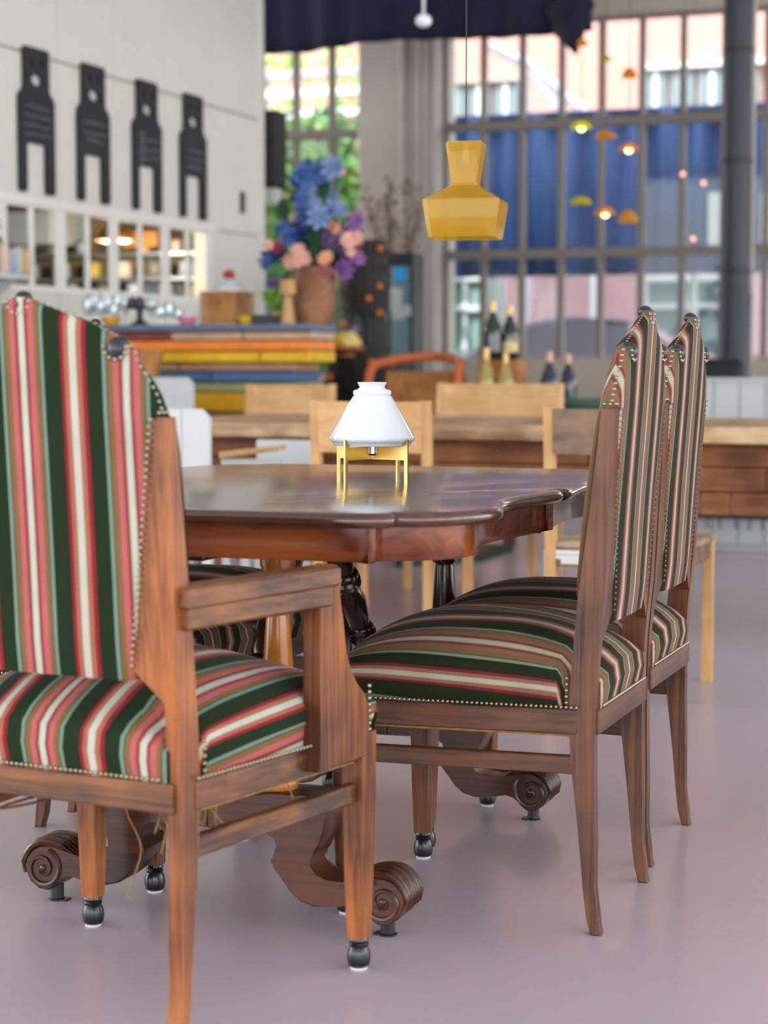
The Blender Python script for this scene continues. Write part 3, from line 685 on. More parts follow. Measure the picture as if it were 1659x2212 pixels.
# shelf by the partition with cups
sv = thing('wall_shelf', 'white shelf on the partition carrying cups and jars', 'shelf')
a = atx(0, 588, XP + .3); b = atx(64, 586, XP + .3)
bm = BM(); span(bm, (XP + .002, a.y - .6, a.z - .03), (XP + .3, b.y, a.z), .004); part('shelf_board', bm, M_white, sv)
for yy in (a.y - .2, b.y - .06): 
    bm = BM(); prism(bm, [(XP + .002, a.z - .03), (XP + .25, a.z - .03), (XP + .002, a.z - .22)], lambda q, w_, d: Vector((q, d, w_)), yy - .012, yy + .012); part('bracket', bm, M_white, sv)
jar = None
for i, (px, c, hh) in enumerate(((8, 0, .16), (22, 1, .14), (36, 4, .15), (46, 2, .14), (57, 0, .14))):
    q = atx(px, 580, XP + .16); bm = BM(); lathe(bm, [(.024, 0), (.03, .01), (.03, hh * .8), (.025, hh), (.02, hh)], None, 14); o = part('cup', bm, cm[c]); o.location = (XP + .16, q.y, a.z); tag(o, ['tall beige jar on the white wall shelf', 'grey blue cup on the white wall shelf', 'pale grey cup on the white wall shelf', 'ochre yellow cup on the white wall shelf', 'beige cup at the end of the white wall shelf'][i], 'cup')
q = atx(25, 520, XP + .16); pt_ = thing('potted_plant', 'small plant with pale blue flowers above the wall shelf cups', 'plant', (XP + .06, q.y - .07, a.z))
bm = BM(); lathe(bm, [(.04, 0), (.05, .12), (.045, .12), (.036, .02)], None, 14); part('pot', bm, cm[3], pt_)
M_leaf = mat('leaf', rgb(70, 110, 50), .5, vary=.3, vscale=30)
bm = BM()
for i in range(70):
    an = R.random() * 6.28; rd = R.random() * .09; ball(bm, (math.cos(an) * rd, math.sin(an) * rd, .14 + R.random() * .12), (.018, .018, .006), 5, 3, rot('X', R.uniform(-60, 60)))
part('foliage', bm, M_leaf, pt_, kind='stuff')
for i in range(6):
    bm = BM(); ball(bm, (R.uniform(-.06, .06), R.uniform(-.06, .06), .25 + R.random() * .05), .022, 8, 6); part('bloom', bm, cm[4], pt_)
# ------------------------------------------------------------------ bar of stacked painted beams
YB = 8.95
bl = max(aty(215, 700, YB).x - 1.2, XP + .03); br = aty(668, 700, YB).x
bar = thing('bar_counter', 'bar built of stacked painted beams in orange, yellow and blue', 'bar counter')
def paint(n, r, g, b): return mat(n, rgb(r, g, b), .55, vary=.12, vscale=14, bump=.1)
P = {k: paint('paint ' + k, *v) for k, v in dict(slate=(96, 108, 134), maroon=(128, 62, 46), beige=(190, 160, 132), orange=(232, 130, 46), yellow=(222, 176, 14), tan=(166, 126, 92), blue=(64, 96, 140), sage=(148, 156, 108), gold=(214, 160, 20)).items()}
rows = [(699, 716, 'slate', [1]), (716, 735, 'maroon', [.58, .8]), (735, 758, 'orange', [1]), (758, 783, 'yellow', [.25, .38, .52, .85]), (783, 802, 'tan', [.6]), (802, 826, 'blue', [.7]), (826, 848, 'sage', [.55]), (848, 890, 'gold', [.45, .62, .8]), (890, 930, 'tan', [.5]), (930, 985, 'slate', [.4, .7]), (985, 1040, 'beige', [.6])]
last = 0
for i, (y0, y1, c, cuts) in enumerate(rows):
    z1 = aty(480, y0, YB).z; z0 = aty(480, y1, YB).z
    if i == len(rows) - 1: z0 = .0
    xs = [bl] + [bl + (br - bl) * q for q in cuts if q < 1] + [br if i < 4 else br - .09]
    for j, (xa, xb) in enumerate(zip(xs, xs[1:])):
        mm = P[c]
        if c == 'maroon' and j == 1: mm = P['beige']
        if c == 'maroon' and j == 2: mm = P['beige']
        inn_ = (0, .03, .0, .02, .05, .04, .06, .05, .07, .06, .08)[i]
        bm = BM(); span(bm, (xa + .004, YB + inn_, z0 + .003), (xb - .004, YB + .36, z1 - .003), .004); part('beam', bm, mm, bar)
bm = BM(); span(bm, (bl, YB + .1, 0), (br - .15, YB + .34, aty(480, 720, YB).z - .01)); part('core', bm, M_dsteel, bar)
ZB = aty(480, 700, YB).z - .003
def onbar(px, dy=.3):
    dy = .06 + dy * .55; p = aty(px, 700, YB + dy); return Vector((p.x, YB + dy, ZB))
sB = (YB * 1.06) / F     # metres per pixel at the bar
# vase and bouquet
vz = onbar(678); vase = thing('vase', 'large brown woven vase standing on the bar end', 'vase', vz)
bm = BM(); lathe(bm, [(.075, 0), (.09, .02), (.105, .10), (.10, .19), (.07, .26), (.06, .29), (.068, .30), (.055, .30), (.055, .27), (.085, .19), (.09, .10), (.08, .03)], None, 24); part('body', bm, wood('brown wicker', rgb(110, 72, 48), rgb(168, 118, 84), 'x', .7, 0, 60, 60, bump=.6), vase)
for s in (-1, 1):
    bm = BM(); tube(bm, smooth([(s * .065, 0, .28), (s * .11, 0, .27), (s * .125, 0, .21), (s * .10, 0, .16)], 4, False), .009, 6); part('handle', bm, wood('wicker handle', rgb(110, 72, 48), rgb(168, 118, 84), 'x', .7), vase)
bq = thing('bouquet', 'big bouquet of blue, lilac and pink paper flowers in the woven vase', 'flowers', vz + Vector((0, 0, .26)))
PM = {k: mat('petal ' + k, rgb(*v), .7, vary=.2, vscale=20) for k, v in dict(blue=(70, 100, 158), sky=(120, 144, 186), navy=(34, 58, 112), lilac=(150, 104, 160), violet=(112, 74, 142), pink=(228, 176, 158), peach=(236, 168, 128), magenta=(196, 44, 88), wine=(150, 90, 90), green=(30, 66, 44), lime=(116, 164, 48), cream=(204, 190, 140)).items()}
def bloom(kind, n=7, L=.07):
    bm = BM()
    for i in range(n):
        an = 2 * PI * i / n; rm = rot('Z', math.degrees(an)) @ rot('Y', -28)
        ball(bm, rm @ Vector((L * .55, 0, 0)), (L * .55, L * .26, .006), 8, 5, rm)
        rm = rot('Z', math.degrees(an) + 25) @ rot('Y', -58); ball(bm, rm @ Vector((L * .35, 0, 0)), (L * .36, L * .2, .006), 8, 5, rm)
    ball(bm, (0, 0, .012), .014, 8, 6)
    return bm
def place_bloom(name, px, py, kind, L, dy, src={}):
    p = aty(px, py, YB + .3 + dy); rel = p - bq.location
    L *= .8; key = (kind, L)
    if key not in src: src[key] = o = part(name, bloom(kind, 7 if kind not in ('pink', 'peach') else 9, L), PM[kind], bq)
    else: o = share(name, src[key], bq)
    o.location = rel; d = (EYE - p).normalized() + Vector((R.uniform(-.6, .6), R.uniform(-.3, .3), R.uniform(-.1, .8)))
    o.rotation_euler = d.to_track_quat('Z', 'Y').to_euler()
    return rel
tips = []
for px, py, kd, L in ((655, 380, 'blue', .10), (690, 372, 'blue', .09), (672, 395, 'sky', .10), (640, 398, 'blue', .08), (722, 362, 'sky', .09), (738, 372, 'pink', .03), (664, 358, 'navy', .05), (705, 388, 'blue', .07),
        (680, 440, 'sky', .05), (660, 462, 'blue', .09), (690, 470, 'sky', .09), (716, 455, 'sky', .08), (740, 456, 'sky', .06), (635, 490, 'blue', .09), (655, 505, 'navy', .10), (625, 515, 'blue', .08), (690, 500, 'sky', .08), (702, 468, 'cream', .04),
        (722, 496, 'peach', .05), (770, 480, 'lilac', .08), (768, 500, 'lilac', .06), (772, 515, 'pink', .05), (715, 520, 'lilac', .09), (735, 533, 'lilac', .09), (706, 530, 'lilac', .07), (765, 535, 'wine', .06), (748, 565, 'violet', .09), (740, 582, 'violet', .08), (758, 545, 'pink', .04),
        (644, 545, 'pink', .06), (650, 560, 'pink', .07), (672, 556, 'pink', .07), (664, 575, 'pink', .07), (688, 575, 'pink', .07), (700, 590, 'wine', .06), (680, 598, 'peach', .05), (603, 535, 'magenta', .05), (580, 528, 'pink', .04), (588, 562, 'navy', .09), (580, 570, 'blue', .06), (592, 618, 'violet', .06), (583, 645, 'lime', .07), (630, 470, 'cream', .04), (690, 545, 'lilac', .07), (706, 505, 'sky', .06), (672, 528, 'navy', .07), (630, 566, 'pink', .06), (705, 562, 'peach', .06), (735, 505, 'lilac', .07), (752, 520, 'pink', .06), (612, 500, 'blue', .07), (648, 432, 'blue', .07), (718, 425, 'sky', .06), (668, 418, 'sky', .06), (610, 545, 'navy', .06), (770, 560, 'lilac', .06), (724, 590, 'violet', .05)):
    tips.append(place_bloom('flower_head', px, py, kd, L, R.uniform(-.10, .12)))
bm = BM()
for t_ in tips: tube(bm, smooth([(0, 0, .0), (t_.x * .35, t_.y * .35, max(.05, t_.z * .5)), tuple(t_ * .97)], 3, False), .004, 5)
part('stems', bm, PM['green'], bq, kind='stuff')
for px, py in ((612, 450), (615, 462), (668, 510), (660, 415), (700, 408), (650, 520), (640, 420), (705, 560), (725, 560)):
    p = aty(px, py, YB + .32) - bq.location; bm = BM(); ball(bm, (0, 0, 0), (.032, .004, .05), 8, 6); o = part('leaf', bm, PM['green'], bq); o.location = p; o.rotation_euler = (R.uniform(-.5, .5), R.uniform(-.8, .8), R.uniform(-.8, .8))
# little lamp on the bar
p = onbar(622, -.02); bl_ = thing('bar_lamp', 'small tan wooden table lamp beside the woven vase', 'lamp', p)
M_lampw = mat('tan lamp', rgb(190, 152, 96), .6, vary=.1)
bm = BM(); lathe(bm, [(.034, 0), (.036, .01), (.026, .09), (.014, .15), (.01, .16)], None, 18); part('base', bm, M_lampw, bl_)
bm = BM(); lathe(bm, [(.042, .15), (.04, .22), (.037, .22), (.039, .15)], None, 18, False); part('lamp_shade', bm, M_lampw, bl_)
# wicker crate, bowl, red pot
a = onbar(437); b = onbar(520); cr = thing('wicker_crate', 'square wicker crate standing on the bar', 'crate', ((a.x + b.x) / 2, YB + .3, ZB))
cw = (b.x - a.x) * .95; ch = 72 * sB
for i in range(6):
    bm = BM()
    for s in (-1, 1):
        span(bm, (-cw / 2, s * .11 - .008, i * ch / 6 + .002), (cw / 2, s * .11 + .008, (i + 1) * ch / 6 - .003), .003)
        span(bm, (s * (cw / 2 - .008) - .008, -.11, i * ch / 6 + .002), (s * (cw / 2 - .008) + .008, .11, (i + 1) * ch / 6 - .003), .003)
    part('woven_band', bm, M_rattan, cr)
bm = BM(); span(bm, (-cw / 2, -.11, 0), (cw / 2, .11, .01)); part('base', bm, M_rattan, cr)
bm = BM(); span(bm, (-cw / 2 - .004, -.12, ch), (cw / 2 + .004, .12, ch + .012), .003); part('lid', bm, M_rattan, cr)
bw_ = thing('serving_bowl', 'white bowl turned over on top of the wicker crate', 'bowl', (cr.location.x + .015, YB + .3, ZB + ch + .013))
bm = BM(); lathe(bm, [(.085, 0), (.082, .015), (.06, .045), (.03, .06), (.03, .066), (.025, .066), (.055, .04), (.078, .0)], None, 22); part('bowl_body', bm, M_white, bw_)
rp = thing('red_casserole', 'small red lidded pot resting on the upturned bowl', 'pot', bw_.location + Vector((-.005, 0, .067)))
bm = BM(); lathe(bm, [(.02, 0), (.03, .008), (.032, .03), (.02, .042), (.006, .046), (.006, .052)], None, 16); part('pot_body', bm, mat('red enamel', rgb(170, 40, 40), .3), rp)
# cake stand and glass clutter
cs = onbar(302, .2); ck = thing('cake_stand', 'black cake stand with dark bottles domes on the bar', 'cake stand', cs)
ck['label'] = 'black pedestal cake stand on the bar among glassware'
bm = BM(); lathe(bm, [(.055, 0), (.05, .012), (.018, .03), (.014, .07), (.02, .085), (.085, .09), (.085, .098)], None, 24); part('stand', bm, M_dsteel, ck)
for i, (dx_, m_) in enumerate(((-.045, M_knob), (.0, M_knob), (.045, M_clear))):
    bm = BM(); lathe(bm, [(.026, .098), (.03, .11), (.028, .135), (.012, .15), (.004, .155)], T(dx_, 0, 0), 14); o = part('glass_cloche', bm, m_); o.location = cs; tag(o, ['dark glass cloche at the open end of the cake stand', 'dark glass cloche in the middle of the cake stand', 'clear glass cloche on the cake stand'][i], 'cloche')
gn = 0
for px, dy, h, r in ((190, .15, .15, .03), (205, .3, .17, .032), (218, .12, .14, .03), (232, .25, .16, .034), (246, .15, .12, .03), (254, .33, .17, .028), (225, .40, .18, .03), (272, .42, .16, .028), (352, .3, .11, .03), (366, .1, .12, .028), (372, .32, .10, .03), (386, .2, .09, .028), (198, .42, .18, .03), (328, .4, .15, .03), (346, .02, .10, .028)):
    p = onbar(px, dy); bm = BM(); lathe(bm, [(r * .7, 0), (r * .15, .008), (r * .14, h * .35), (r * .9, h * .55), (r, h * .8), (r * .85, h), (r * .82, h), (r * .95, h * .8), (r * .85, h * .57), (.002, h * .4)], None, 14); o = part('wine_glass', bm, M_gw); o.location = p; tag(o, 'clear stemmed glass among the glassware on the bar', 'glass', 'glassware on the bar')
for i, (px, dy, c, lb) in enumerate(((240, .05, P['gold'], 'ochre bowl among the glassware on the bar'), (405, .1, mat('pink', rgb(222, 120, 160), .5), 'pink topped jar beside the wicker crate'), (534, .1, P['yellow'], 'yellow paper flower dish near the woven vase'))):
    p = onbar(px, dy); bm = BM(); lathe(bm, [(.03, 0), (.05, .03), (.052, .045), (.046, .045), (.028, .012)], None, 16); o = part('small_bowl', bm, c); o.location = p; tag(o, lb, 'bowl')
p = onbar(600, .15); bx_ = thing('condiment_tray', 'dark tray with sachets next to the little bar lamp', 'tray', p)
bm = BM(); span(bm, (-.11, -.08, 0), (.05, .08, .012), .003); span(bm, (-.11, -.08, .012), (.05, -.07, .05)); span(bm, (-.11, .07, .012), (.05, .08, .06)); part('tray_body', bm, M_dsteel, bx_)
for i in range(5):
    bm = BM(); box(bm, (-.09 + i * .028, 0, .04), (.016, .09, .05), rot('Y', R.uniform(-25, 25)), .002); part('sachet', bm, [PM['cream'], M_white, PM['lilac'], PM['cream'], P['yellow']][i], bx_)
p = onbar(62, .12)
p = aty(62, 640, 9.0)
# ------------------------------------------------------------------ basket on a stool
bs = aty(316, 812, 8.62); st_ = thing('bar_stool', 'dark bar stool under the wicker bread basket', 'stool', (bs.x, bs.y, 0))
bm = BM(); lathe(bm, [(.15, bs.z - .04), (.155, bs.z - .02), (.15, bs.z)], None, 20); part('seat', bm, M_oakx, st_)
for i in range(4):
    an = PI / 4 + i * PI / 2; bm = BM(); tube(bm, [(math.cos(an) * .16, math.sin(an) * .16, 0), (math.cos(an) * .11, math.sin(an) * .11, bs.z - .03)], .014, 8); part('leg', bm, M_oak, st_)
bk = thing('bread_basket', 'flared wicker basket set on the dark bar stool', 'basket', bs)
for i in range(7):
    z0 = i * .018; r0 = .055 + .032 * i / 7; bm = BM(); lathe(bm, [(r0, z0), (r0 + .006, z0 + .004), (r0 + .008, z0 + .014), (r0 + .004, z0 + .018), (r0 - .004, z0 + .016), (r0 - .006, z0 + .002)], None, 22, False); part('woven_ring', bm, M_rattan, bk)
bm = BM(); lathe(bm, [(.055, 0), (.055, .006)], None, 20); part('base', bm, M_rattan, bk)
# ------------------------------------------------------------------ long plank table with its chairs
ZT = .76; ya, yz = 6.6, 7.85; xa = aty(285, 917, ya).x; xb = 1.6
lt = thing('long_table', 'long weathered plank table with a deep boarded apron', 'table')
n = 6; cuts = [xa, xa + .9, xa + 1.9, xa + 2.75, xb]
for i in range(n):
    y0 = ya + (yz - ya) * i / n; y1 = ya + (yz - ya) * (i + 1) / n; off = .35 * (i % 2)
    xs = [xa] + [c + off for c in cuts[1:-1]] + [xb]
    for p0, p1 in zip(xs, xs[1:]):
        bm = BM(); span(bm, (p0 + .002, y0 + .002, ZT - .055 + R.uniform(-.001, .001)), (p1 - .002, y1 - .002, ZT + R.uniform(-.002, .002)), .004); part('top_plank', bm, M_rust, lt)
for i, (z0, z1) in enumerate(((.62, .704), (.535, .617), (.452, .532))):
    xs = [xa + .1] + [xa + .8 + .3 * i, xa + 1.75 + .2 * i, xa + 2.5 - .12 * i] + [xb - .1]
    for p0, p1 in zip(xs, xs[1:]):
        for yy in (ya + .12, yz - .14):
            bm = BM(); span(bm, (p0 + .002, yy, z0), (p1 - .002, yy + .02, z1), .003); part('apron_board', bm, M_rustd, lt)
for x in (xa + .25, xb - .3):
    for yy in (ya + .2, yz - .2):
        bm = BM(); span(bm, (x - .05, yy - .05, 0), (x + .05, yy + .05, ZT - .055), .005); part('leg', bm, M_rustd, lt)
def plain_chair(name, label, x, y, rz, mz, mxx, w=.40, d=.41, h=.855, top=.16, mseat=None, group=None, slat=None):
    t = thing(name, label, 'chair', (x, y, 0), rz, group)
    for s in (-1, 1):
        bm = BM(); prism(bm, [(-.016, 0), (.016, 0), (.016, .44), (-.022, h), (-.046, h), (-.016, .44)], XF, s * w / 2 - .016, s * w / 2 + .016, .002); part('back_post', bm, mz, t)
        bm = BM(); span(bm, (s * w / 2 - .016, d - .016, 0), (s * w / 2 + .016, d + .016, .44), .002); part('front_leg', bm, mz, t)
        bm = BM(); span(bm, (s * w / 2 - .011, 0, .385), (s * w / 2 + .011, d, .435), .002); part('side_rail', bm, mxx, t)
    for yy in (0, d):
        bm = BM(); span(bm, (-w / 2, yy - .011, .385), (w / 2, yy + .011, .435), .002); part('end_rail', bm, mxx, t)
    bm = BM(); span(bm, (-w / 2 - .02, -.01, .435), (w / 2 + .02, d + .03, .457), .006); part('seat', bm, mseat or mxx, t)
    bm = BM(); N = 10; rings = []
    for i in range(N + 1):
        x_ = -w / 2 + .012 + (w - .024) * i / N; c = -.028 * (1 - (2 * i / N - 1) ** 2)
        def yy(z): return -.016 - (z - .44) / (h - .44) * .022 + c
        z1, z0 = h - .004, h - top
        rings.append([bm.verts.new((x_, yy(z0) - .008, z0)), bm.verts.new((x_, yy(z1) - .008, z1)), bm.verts.new((x_, yy(z1) + .010, z1)), bm.verts.new((x_, yy(z0) + .010, z0))])
    rings_to_faces(bm, rings); bm.faces.new(rings[0][::-1]); bm.faces.new(rings[-1]); part('back_board', bm, slat or mxx, t)
    return t
M_worn = wood('worn painted seat', rgb(120, 96, 74), rgb(196, 172, 146), 'x', .6, 0, 24, bump=.3)
M_grb = wood('grey brown board', rgb(92, 76, 62), rgb(150, 124, 100), 'x', .65, 0, 22, bump=.25)
GC = 'wooden chairs at the long plank table'
wch = plain_chair('plank_chair', 'birch chair with a weathered grey-brown back board and paint-worn seat', -1.318, 5.50, 0, M_pinez, M_grb, .385, .41, .85, .135, M_worn, GC, M_grb)
M_scuf = mat('white paint scuffs', rgb(225, 224, 222), .6)
bm = BM(); 
for (x0, x1, z0) in ((-.185, .06, .412), (-.185, -.05, .426), (-.16, .0, .400)): box(bm, ((x0 + x1) / 2, -.0125, z0), (x1 - x0, .003, .010 + R.random() * .006), None, .001)
box(bm, (-.2095, 0, .39), (.003, .026, .08)); part('paint_scuffs', bm, M_scuf, wch)
q = aty(807, 1100, 5.95); plain_chair('birch_chair', 'pale birch chair directly behind the white table lamp', q.x, 5.95, 0, M_pinez, M_pine, .385, .41, .858, .17, None, GC)
q = aty(622, 850, 8.35); plain_chair('birch_chair', 'pale birch chair on the far side of the long table, before the painted beams', q.x, 8.35, PI, M_pinez, M_pine, .42, .41, .885, .20, None, GC)
q = aty(1075, 850, 8.35); plain_chair('birch_chair', 'wide pale birch chair on the bottle side of the long table', q.x, 8.35, PI, M_pinez, M_pine, .56, .41, .893, .22, None, GC)
def white_chair(label, x, y, rz, h):
    t = thing('white_chair', label, 'chair', (x, y, 0), rz, 'white painted chairs')
    for s in (-1, 1):
        bm = BM(); span(bm, (s * .18 - .016, -.016, 0), (s * .18 + .016, .016, .46), .002); part('back_leg', bm, M_white, t)
        bm = BM(); span(bm, (s * .18 - .016, .38, 0), (s * .18 + .016, .412, .44), .002); part('front_leg', bm, M_white, t)
        bm = BM(); span(bm, (s * .18 - .011, 0, .385), (s * .18 + .011, .40, .435)); part('side_rail', bm, M_white, t)
    bm = BM(); span(bm, (-.2, -.02, .435), (.2, .42, .46), .008); part('seat', bm, M_white, t)
    for i in range(4):
        x0 = -.195 + i * .0975; bm = BM(); ol = [(x0 + .001, .46), (x0 + .0965, .46), (x0 + .0965, h - (.03 if i == 3 else 0)), (x0 + .0965 - (.03 if i == 3 else 0), h), (x0 + .001 + (.03 if i == 0 else 0), h), (x0 + .001, h - (.03 if i == 0 else 0))]
        if i not in (0, 3): ol = [ol[0], ol[1], (x0 + .0965, h), (x0 + .001, h)]
        prism(bm, ol, YF, -.018, .006, .002); part('back_plank', bm, M_white, t)
    return t
q = aty(392, 960, 5.9); white_chair('white plank-back chair with rounded corners close to the armchair', q.x - .02, 5.75, math.radians(6), .83)
q = aty(358, 850, 8.4); white_chair('white plank-back chair standing in front of the painted beam bar', q.x, 8.31, math.radians(176), .915)
# rattan-armed chair seen past the white chair
q = aty(545, 975, 6.25)
# ------------------------------------------------------------------ grey mat with dark green edge
bm = BM(); mm_ = [atz(862, 1226, 0), atz(1030, 1213, 0), atz(1100, 1190, 0), atz(930, 1196, 0)]
prism(bm, [(p.x, p.y) for p in mm_], ZF, .0, .02, .003); o = part('floor_mat', bm, mat('grey felt mat', rgb(150, 148, 142), .9)); tag(o, 'grey mat on the floor beyond the long table', 'mat')
bm = BM()
for a, b in zip(mm_, mm_[1:] + mm_[:1]):
    d = (b - a).normalized(); nn = Vector((-d.y, d.x, 0)) * .02; prism(bm, [((a - nn).x, (a - nn).y), ((b - nn).x, (b - nn).y), ((b + nn).x, (b + nn).y), ((a + nn).x, (a + nn).y)], ZF, .0, .035)
part('mat_edge', bm, mat('dark green rubber', rgb(30, 58, 46), .6), o)
# ------------------------------------------------------------------ side table with bottles
Y2 = 9.55; z2 = .75; x0, x1 = aty(1014, 880, Y2).x, aty(1320, 880, Y2).x
s2 = thing('side_table', 'low wooden side table behind the wide birch chair, set with bottles', 'table')
bm = BM(); span(bm, (x0, Y2 - .1, z2 - .04), (x1, Y2 + .6, z2), .004); part('table_top', bm, wood('olive brown board', rgb(84, 70, 34), rgb(128, 108, 60), 'x', .6), s2)
for x in (x0 + .06, x1 - .06):
    for yy in (Y2 - .04, Y2 + .54): bm = BM(); span(bm, (x - .03, yy - .03, 0), (x + .03, yy + .03, z2 - .04)); part('leg', bm, M_rustd, s2)
bm = BM(); span(bm, (x0 + .06, Y2 - .05, .3), (x1 - .06, Y2 - .03, z2 - .04)); part('front_panel', bm, M_rustd, s2)
ca, cb = aty(1058, 776, Y2 + .25), aty(1116, 776, Y2 + .25); wc = thing('wooden_crate', 'small orange-brown wooden crate on the side table', 'crate', ((ca.x + cb.x) / 2, Y2 + .25, z2))
chh = ca.z - z2; cww = cb.x - ca.x + .05
for i in range(3):
    bm = BM(); z0 = i * chh / 3
    for s in (-1, 1): span(bm, (-cww / 2, s * .1 - .006, z0 + .004), (cww / 2, s * .1 + .006, z0 + chh / 3 - .004), .002); span(bm, (s * (cww / 2) - .006, -.1, z0 + .004), (s * (cww / 2) + .006, .1, z0 + chh / 3 - .004), .002)
    part('crate_slats', bm, M_copper if False else wood('crate wood', rgb(150, 88, 36), rgb(200, 130, 60), 'x', .6), wc)
bm = BM(); span(bm, (-cww / 2, -.1, chh - .012), (cww / 2, .1, chh)); part('crate_top', bm, M_rustd, wc)
M_gold = mat('gold foil', rgb(206, 170, 110), .35, metal=.6); M_dg = mat('dark green bottle', rgb(12, 34, 22), .08, coat=.6); M_pale = mat('pale gold bottle', rgb(160, 140, 70), .12, coat=.5); M_dbl = mat('blue black bottle', rgb(20, 34, 58), .1, coat=.5); M_lbl = mat('cream label', rgb(214, 196, 140), .6); M_pinkf = mat('pink foil', rgb(220, 170, 160), .4)
def bottle(label, px, Y, zb, h, body, foil, lbl):
    p = aty(px, 800, Y); t = thing('bottle', label, 'bottle', (p.x, Y, zb)); k = h / .31
    bm = BM(); lathe(bm, [(.046 * k, 0), (.050 * k, .006), (.050 * k, .14 * k), (.042 * k, .18 * k), (.021 * k, .235 * k), (.0155 * k, .27 * k), (.0145 * k, .285 * k)], None, 20); part('glass_body', bm, body, t)
    bm = BM(); lathe(bm, [(.0185 * k, .245 * k), (.0165 * k, .28 * k), (.018 * k, .295 * k), (.016 * k, .31 * k)], None, 16); part('foil_neck', bm, foil, t)
    bm = BM(); lathe(bm, [(.0506 * k, .04 * k), (.0506 * k, .10 * k)], None, 20, False); part('paper_label', bm, lbl, t)
zc = z2 + chh
bottle('green champagne bottle with gold foil on the crate, the taller-looking one', 1064, Y2 + .22, zc, .30, M_dg, M_gold, M_dbl)
bottle('green champagne bottle with gold foil on the crate, next to the pillar-side one', 1101, Y2 + .28, zc, .28, M_dg, M_gold, M_lbl)
bottle('pale gold bottle in front of the crate, nearer the pillar', 1050, Y2 - .0, z2, .31, M_pale, M_gold, M_lbl)
bottle('pale gold bottle in front of the crate, nearer the green tray', 1092, Y2 + .02, z2, .285, M_pale, M_gold, M_lbl)
bottle('blue-black bottle with pink foil on the side table', 1187, Y2 + .1, z2, .29, M_dbl, M_pinkf, M_dbl)
bottle('slim dark bottle with pink foil beside the green tray', 1227, Y2 + .3, z2, .28, M_dbl, M_pinkf, M_dbl)
p = aty(1245, 850, Y2 + .1); tr = thing('green_tray', 'oval sage green tray heaped on the side table', 'tray', (p.x + .07, Y2 + .12, z2))
bm = BM(); lathe(bm, [(.10, 0), (.14, .03), (.15, .055), (.14, .055), (.095, .012)], Matrix.Diagonal((1.15, .7, 1, 1)), 24); part('tray_body', bm, mat('sage enamel', rgb(84, 120, 104), .5), tr)
bm = BM(); ball(bm, (.06, -.02, .045), (.04, .03, .025), 10, 8); part('bread_roll', bm, P['tan'], tr)
# ------------------------------------------------------------------ white plank counter with hooks
Y3 = 10.2; wcx0 = aty(1478, 860, Y3).x; wcx1 = wcx0 + 2.2; z3 = aty(1570, 822, Y3).z
wcn = thing('plank_counter', 'white counter of upright planks with a row of hooks', 'counter')
pw = aty(1597, 860, Y3).x - aty(1541, 860, Y3).x
x = aty(1541, 860, Y3).x - pw * 5
while x < wcx1:
    if x > wcx0 - pw: bm = BM(); span(bm, (x + .003, Y3, .03), (x + pw - .003, Y3 + .02, z3 - .002), .003); part('plank', bm, M_white, wcn)
    x += pw
bm = BM(); span(bm, (wcx0 - .05, Y3 + .02, 0), (wcx1, Y3 + .5, z3 - .01)); part('carcass', bm, M_white, wcn)
bm = BM(); span(bm, (wcx0 - .08, Y3 - .02, z3 - .004), (wcx1 + .02, Y3 + .52, z3 + .012)); part('counter_top', bm, M_white, wcn)
zk = aty(1580, 1128, Y3).z
bm = BM(); span(bm, (wcx0 - .05, Y3 - .02, zk + .02), (wcx1, Y3, zk + .05)); part('hook_rail', bm, M_dsteel, wcn)
for px in (1500, 1530, 1558, 1592, 1622, 1650):
    hx = aty(px, 1128, Y3).x; bm = BM(); tube(bm, [(hx, Y3 - .01, zk + .025), (hx, Y3 - .035, zk + .01), (hx, Y3 - .045, zk - .015), (hx, Y3 - .03, zk - .03), (hx, Y3 - .018, zk - .018)], .004, 6); part('hook', bm, M_dsteel, wcn)
M_blk = mat('black leather', rgb(30, 32, 40), .45)
for i, (px, lb) in enumerate(((1480, 'black leather armchair behind the white plank counter, next to the iron column'), (1780, 'black leather armchair behind the white plank counter, past the beige pipe'))):
    p = aty(px, 800, 12.0); t = thing('lounge_chair', lb, 'armchair', (p.x, 12.0, 0), math.radians(170))
    bm = BM(); box(bm, (0, .1, .32), (.6, .6, .22), None, .05, 3); part('seat', bm, M_blk, t)
    bm = BM(); box(bm, (0, -.2, .66), (.62, .14, .72), rot('X', 10), .06, 3); part('backrest', bm, M_blk, t)
    for s in (-1, 1):
        bm = BM(); box(bm, (s * .33, .08, .44), (.1, .62, .3), None, .04, 3); part('armrest', bm, M_blk, t)
        for yy in (-.15, .35): bm = BM(); lathe(bm, [(.018, 0), (.025, .22)], T(s * .27, yy, 0), 10); part('leg', bm, M_dsteel, t)
